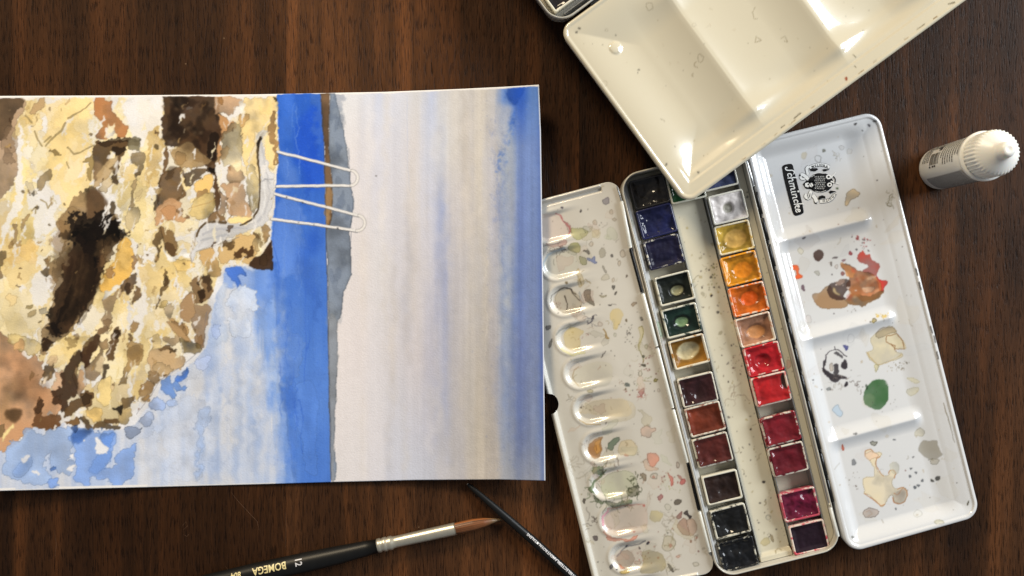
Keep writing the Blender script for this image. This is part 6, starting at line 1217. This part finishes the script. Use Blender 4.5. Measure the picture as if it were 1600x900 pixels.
# label print: text rows round the body, a bar block and a grey panel
def cyl(az0, az1, z0, z1, r=11.24, n=3):
    V = []; F = []
    for k in range(n + 1):
        a = math.radians(az0 + (az1 - az0) * k / n)
        for z in (z0, z1): V.append((bo.x + r * mm * math.cos(a), bo.y + r * mm * math.sin(a), z * mm))
    for k in range(n): F.append((2 * k, 2 * k + 2, 2 * k + 3, 2 * k + 1))
    return V, F
V = []; F = []
def addc(*a, **k):
    v, f = cyl(*a, **k); n0 = len(V); V.extend(v); F.extend([tuple(i + n0 for i in q) for q in f])
random.seed(9)
# azimuth 165 faces the middle of the table; smaller azimuth lies towards the top of the picture
z = 6.0
while z < 46.5:                                   # rows of small print above
    lo_, hi = (112, 172) if not (12 < z < 25) else (112, 136)
    if 26 < z < 44: lo_, hi = 112, random.uniform(168, 188)
    a = lo_
    while a < hi:
        l = random.uniform(1.2, 5.5); addc(a, min(a + l, hi), z, z + .95, n=1); a += l + random.uniform(.8, 1.6)
    z += 2.0 if z < 23 else 2.5
for k in range(16):                               # bar block
    zz = 14.6 + k * .62; addc(150, 181, zz, zz + random.choice([.16, .26, .36]), n=4)
for zz in (14.2, 17.4, 19.6): addc(183.5, 188, zz, zz + 1.7, n=1)
addc(138, 145, 21.5, 24.5, n=2); addc(132, 137, 18.8, 24.2, n=2)
for zz in np.arange(8, 44, 1.25):                  # dense panel below
    a = 215
    while a < 280: l = random.uniform(1.5, 7); addc(a, min(a + l, 280), zz, zz + .5, n=2); a += l + random.uniform(.6, 1.4)
wmesh('label_print', V, F, M_LABEL, bt, smooth=False)
V, F = cyl(213, 282, 7.2, 45, r=11.19, n=14); wmesh('label_panel', V, F, simple('label_panel_print', (176, 173, 168), .5, noise=.2, nscale=1500), bt)
# ------------------------------------------------------------------ brushes
def axis_pts(spec):   # (px, py, z mm, r mm)
    return [W(x, y, z * mm) for x, y, z, r in spec], [r * mm for x, y, z, r in spec]
b1 = empty('round_brush', W(560, 860, 0), 'large round brush with black handle, silver ferrule and pointed brown hair below the painting', 'brush')
sp = sp1 = [(250,927,3.6,3.6),(330,910,4.6,4.6),(400,895,5.1,5.1),(480,878,5.2,5.15),(530,867,5.0,4.7),(570,857.5,4.7,4.0),(592,852.5,4.6,3.5)]
p, r = axis_pts(sp); V, F = tube(p, r, 28); handle = wmesh('handle', V, F, M_BLACKL, b1)
c0_, c1_ = Vector(W(589,853,4.6*mm)), Vector(W(712,826,4.1*mm)); pts = []; rad = []
for t_, q in ((0,3.25),(.01,3.65),(.045,3.7),(.065,3.25),(.085,3.7),(.12,3.75),(.135,3.3),(.155,3.65),(.19,3.6),(.21,3.1),(.25,3.0),(.6,3.15),(.98,3.25),(1.0,3.2)): pts.append(c0_.lerp(c1_, t_)); rad.append(q * mm)
V, F = tube(pts, rad, 28); ferr = wmesh('ferrule', V, F, M_FERR, b1)
hp = [(710,826.4,4.1,3.0),(722,824,4.1,3.25),(740,820,4.0,3.2),(756,816.5,3.8,2.5),(768,814,3.4,1.45),(778,812.5,2.7,.7),(788,811.5,1.6,.14)]
p, r = axis_pts(hp); path = []; rad = []
for i in range(len(p) - 1):
    for t_ in np.arange(8) / 8: path.append(p[i].lerp(p[i + 1], t_)); rad.append(r[i] * (1 - t_) + r[i + 1] * t_)
path.append(p[-1]); rad.append(r[-1]); n = 72; V, F = tube(path, rad, n)
Vn = np.array([tuple(v) for v in V]); m = len(path); cc = np.zeros((m, n, 3)); hr = np.random.RandomState(3)
streak = hr.rand(n); streak2 = hr.rand(n)
for i in range(m):
    t_ = i / (m - 1); base_c = np.array((104, 62, 32.)) * (1 - ss(.5, .78, t_)) + np.array((96, 80, 58.)) * ss(.5, .78, t_)
    cc[i] = base_c[None] * (.45 + 1.1 * (streak * (1 - t_) + streak2 * t_))[:, None]
ctr = np.array([tuple(q) for q in path]); Vr = Vn.reshape(m, n, 3); Vr = ctr[:, None] + (Vr - ctr[:, None]) * (1 + .035 * (streak - .5))[None, :, None]
wmesh('bristles', Vr.reshape(-1, 3), F, M_HAIR, b1, col=lin(np.clip(cc.reshape(-1, 3) / 255, 0, 1)))
def hspec(spec, x):
    a = np.array(spec, float); return [float(np.interp(x, a[:, 0], a[:, k])) for k in (1, 2, 3)]
def wrap_on(txt, spec, x, size, mat, parent, rot=0, az=0, sx=1.0, V=None, F=None):
    """flat text rolled onto a tapering handle, read from right to left in the photo"""
    if V is None: V, F = glyph(txt, .018, True)
    y0, z0, r0 = hspec(spec, x); y1, z1, _ = hspec(spec, x + 5); a = W(x, y0, z0 * mm); d = (a - W(x + 5, y1, z1 * mm)).normalized(); side = Vector((0, 0, 1)).cross(d).normalized(); up = d.cross(side).normalized()
    if up.z < 0: up = -up
    out = []; xa = [q[0] for q in spec]
    for u, v, _ in V:
        u, v = u * size * sx, (v - .35) * size
        if rot: u, v = u * math.cos(rot) - v * math.sin(rot), u * math.sin(rot) + v * math.cos(rot)
        xx = x + d.x * u / PX * 1.01; yy, zz, rr_ = hspec(spec, xx); c = W(xx, yy, zz * mm); R = (rr_ + .10) * mm; th = v / R + az
        out.append(tuple(c + side * math.sin(th) * R + up * math.cos(th) * R))
    return wmesh('lettering', out, F, mat, parent, smooth=False)
def wrap_text(txt, at, p0, p1, rad_at, size, mat, parent, rot=0, lift=.05, az=0, sx=1.0):
    """flat text rolled onto a handle; the axis runs p0 -> p1 in photo pixels, text starts from p1 and reads back to p0"""
    V, F = glyph(txt, .012); a = Vector(at); d = (Vector(p0) - Vector(p1)).normalized(); up = Vector((0, 0, 1)); side = up.cross(d).normalized()
    out = []
    for x, y, _ in V:
        x, y = x * size * sx, (y - .35) * size
        if rot: x, y = x * math.cos(rot) - y * math.sin(rot), x * math.sin(rot) + y * math.cos(rot)
        th = y / rad_at + az; q = a + d * x + side * (math.sin(th) * (rad_at + lift * mm)) + up * (math.cos(th) * (rad_at + lift * mm)); out.append(tuple(q))
    return wmesh('lettering', out, F, mat, parent, smooth=False)
SP1 = sp1
wrap_on('BOMEGA', SP1, 425.5, 5.5*mm, M_GOLD, handle, az=-.36, sx=.80)
wrap_on('12', SP1, 471, 5.0*mm, M_SILV, handle, rot=math.pi / 2, az=-.42, sx=.9)
wrap_on('804', SP1, 374, 4.2*mm, M_GOLD, handle, az=-.40, sx=.85)
b2 = empty('thin_brush', W(815, 830, 0), 'thin black brush with tiny white lettering, lying across the tip of the large brush', 'brush')
sp = sp2 = [(730.5,756.3,2.0,.55),(732,757.6,2.1,.95),(742,766,2.6,1.35),(765,786,3.5,1.8),(790,807.5,4.2,2.1),(835,846.5,4.4,2.35),(882,889.5,4.0,2.4),(960,962,3.0,2.2),(1010,1008,2.4,1.6)]
p, r = axis_pts(sp); V, F = tube(p, r, 20); h2 = wmesh('handle', V, F, M_BLACKL, b2)
V, F = tube([W(730.2,756,2.0*mm), W(731.6,757.2,2.1*mm)], [.5*mm, .75*mm], 12); wmesh('handle_end', V, F, simple('bare_wood_end', (150, 140, 128), .5, noise=.2, nscale=900), b2)
for txt, x, s_ in (('TALENS', 829, 2.3), ('ROYAL', 846, 2.3), ('FILAMENT', 863, 2.5), ('SELECTED', 881, 2.6), ('191', 895, 2.6)):
    wrap_on(txt, sp2, x, s_*.84*mm, M_SILV, h2, az=-.45, sx=.96)
wrap_on('', sp2, 837.7, 1.1*mm, M_WPRINT, h2, az=-.45, V=[(-.5,-.15,0),(.5,-.15,0),(.5,.85,0),(-.5,.85,0)], F=[(0,1,2,3)])
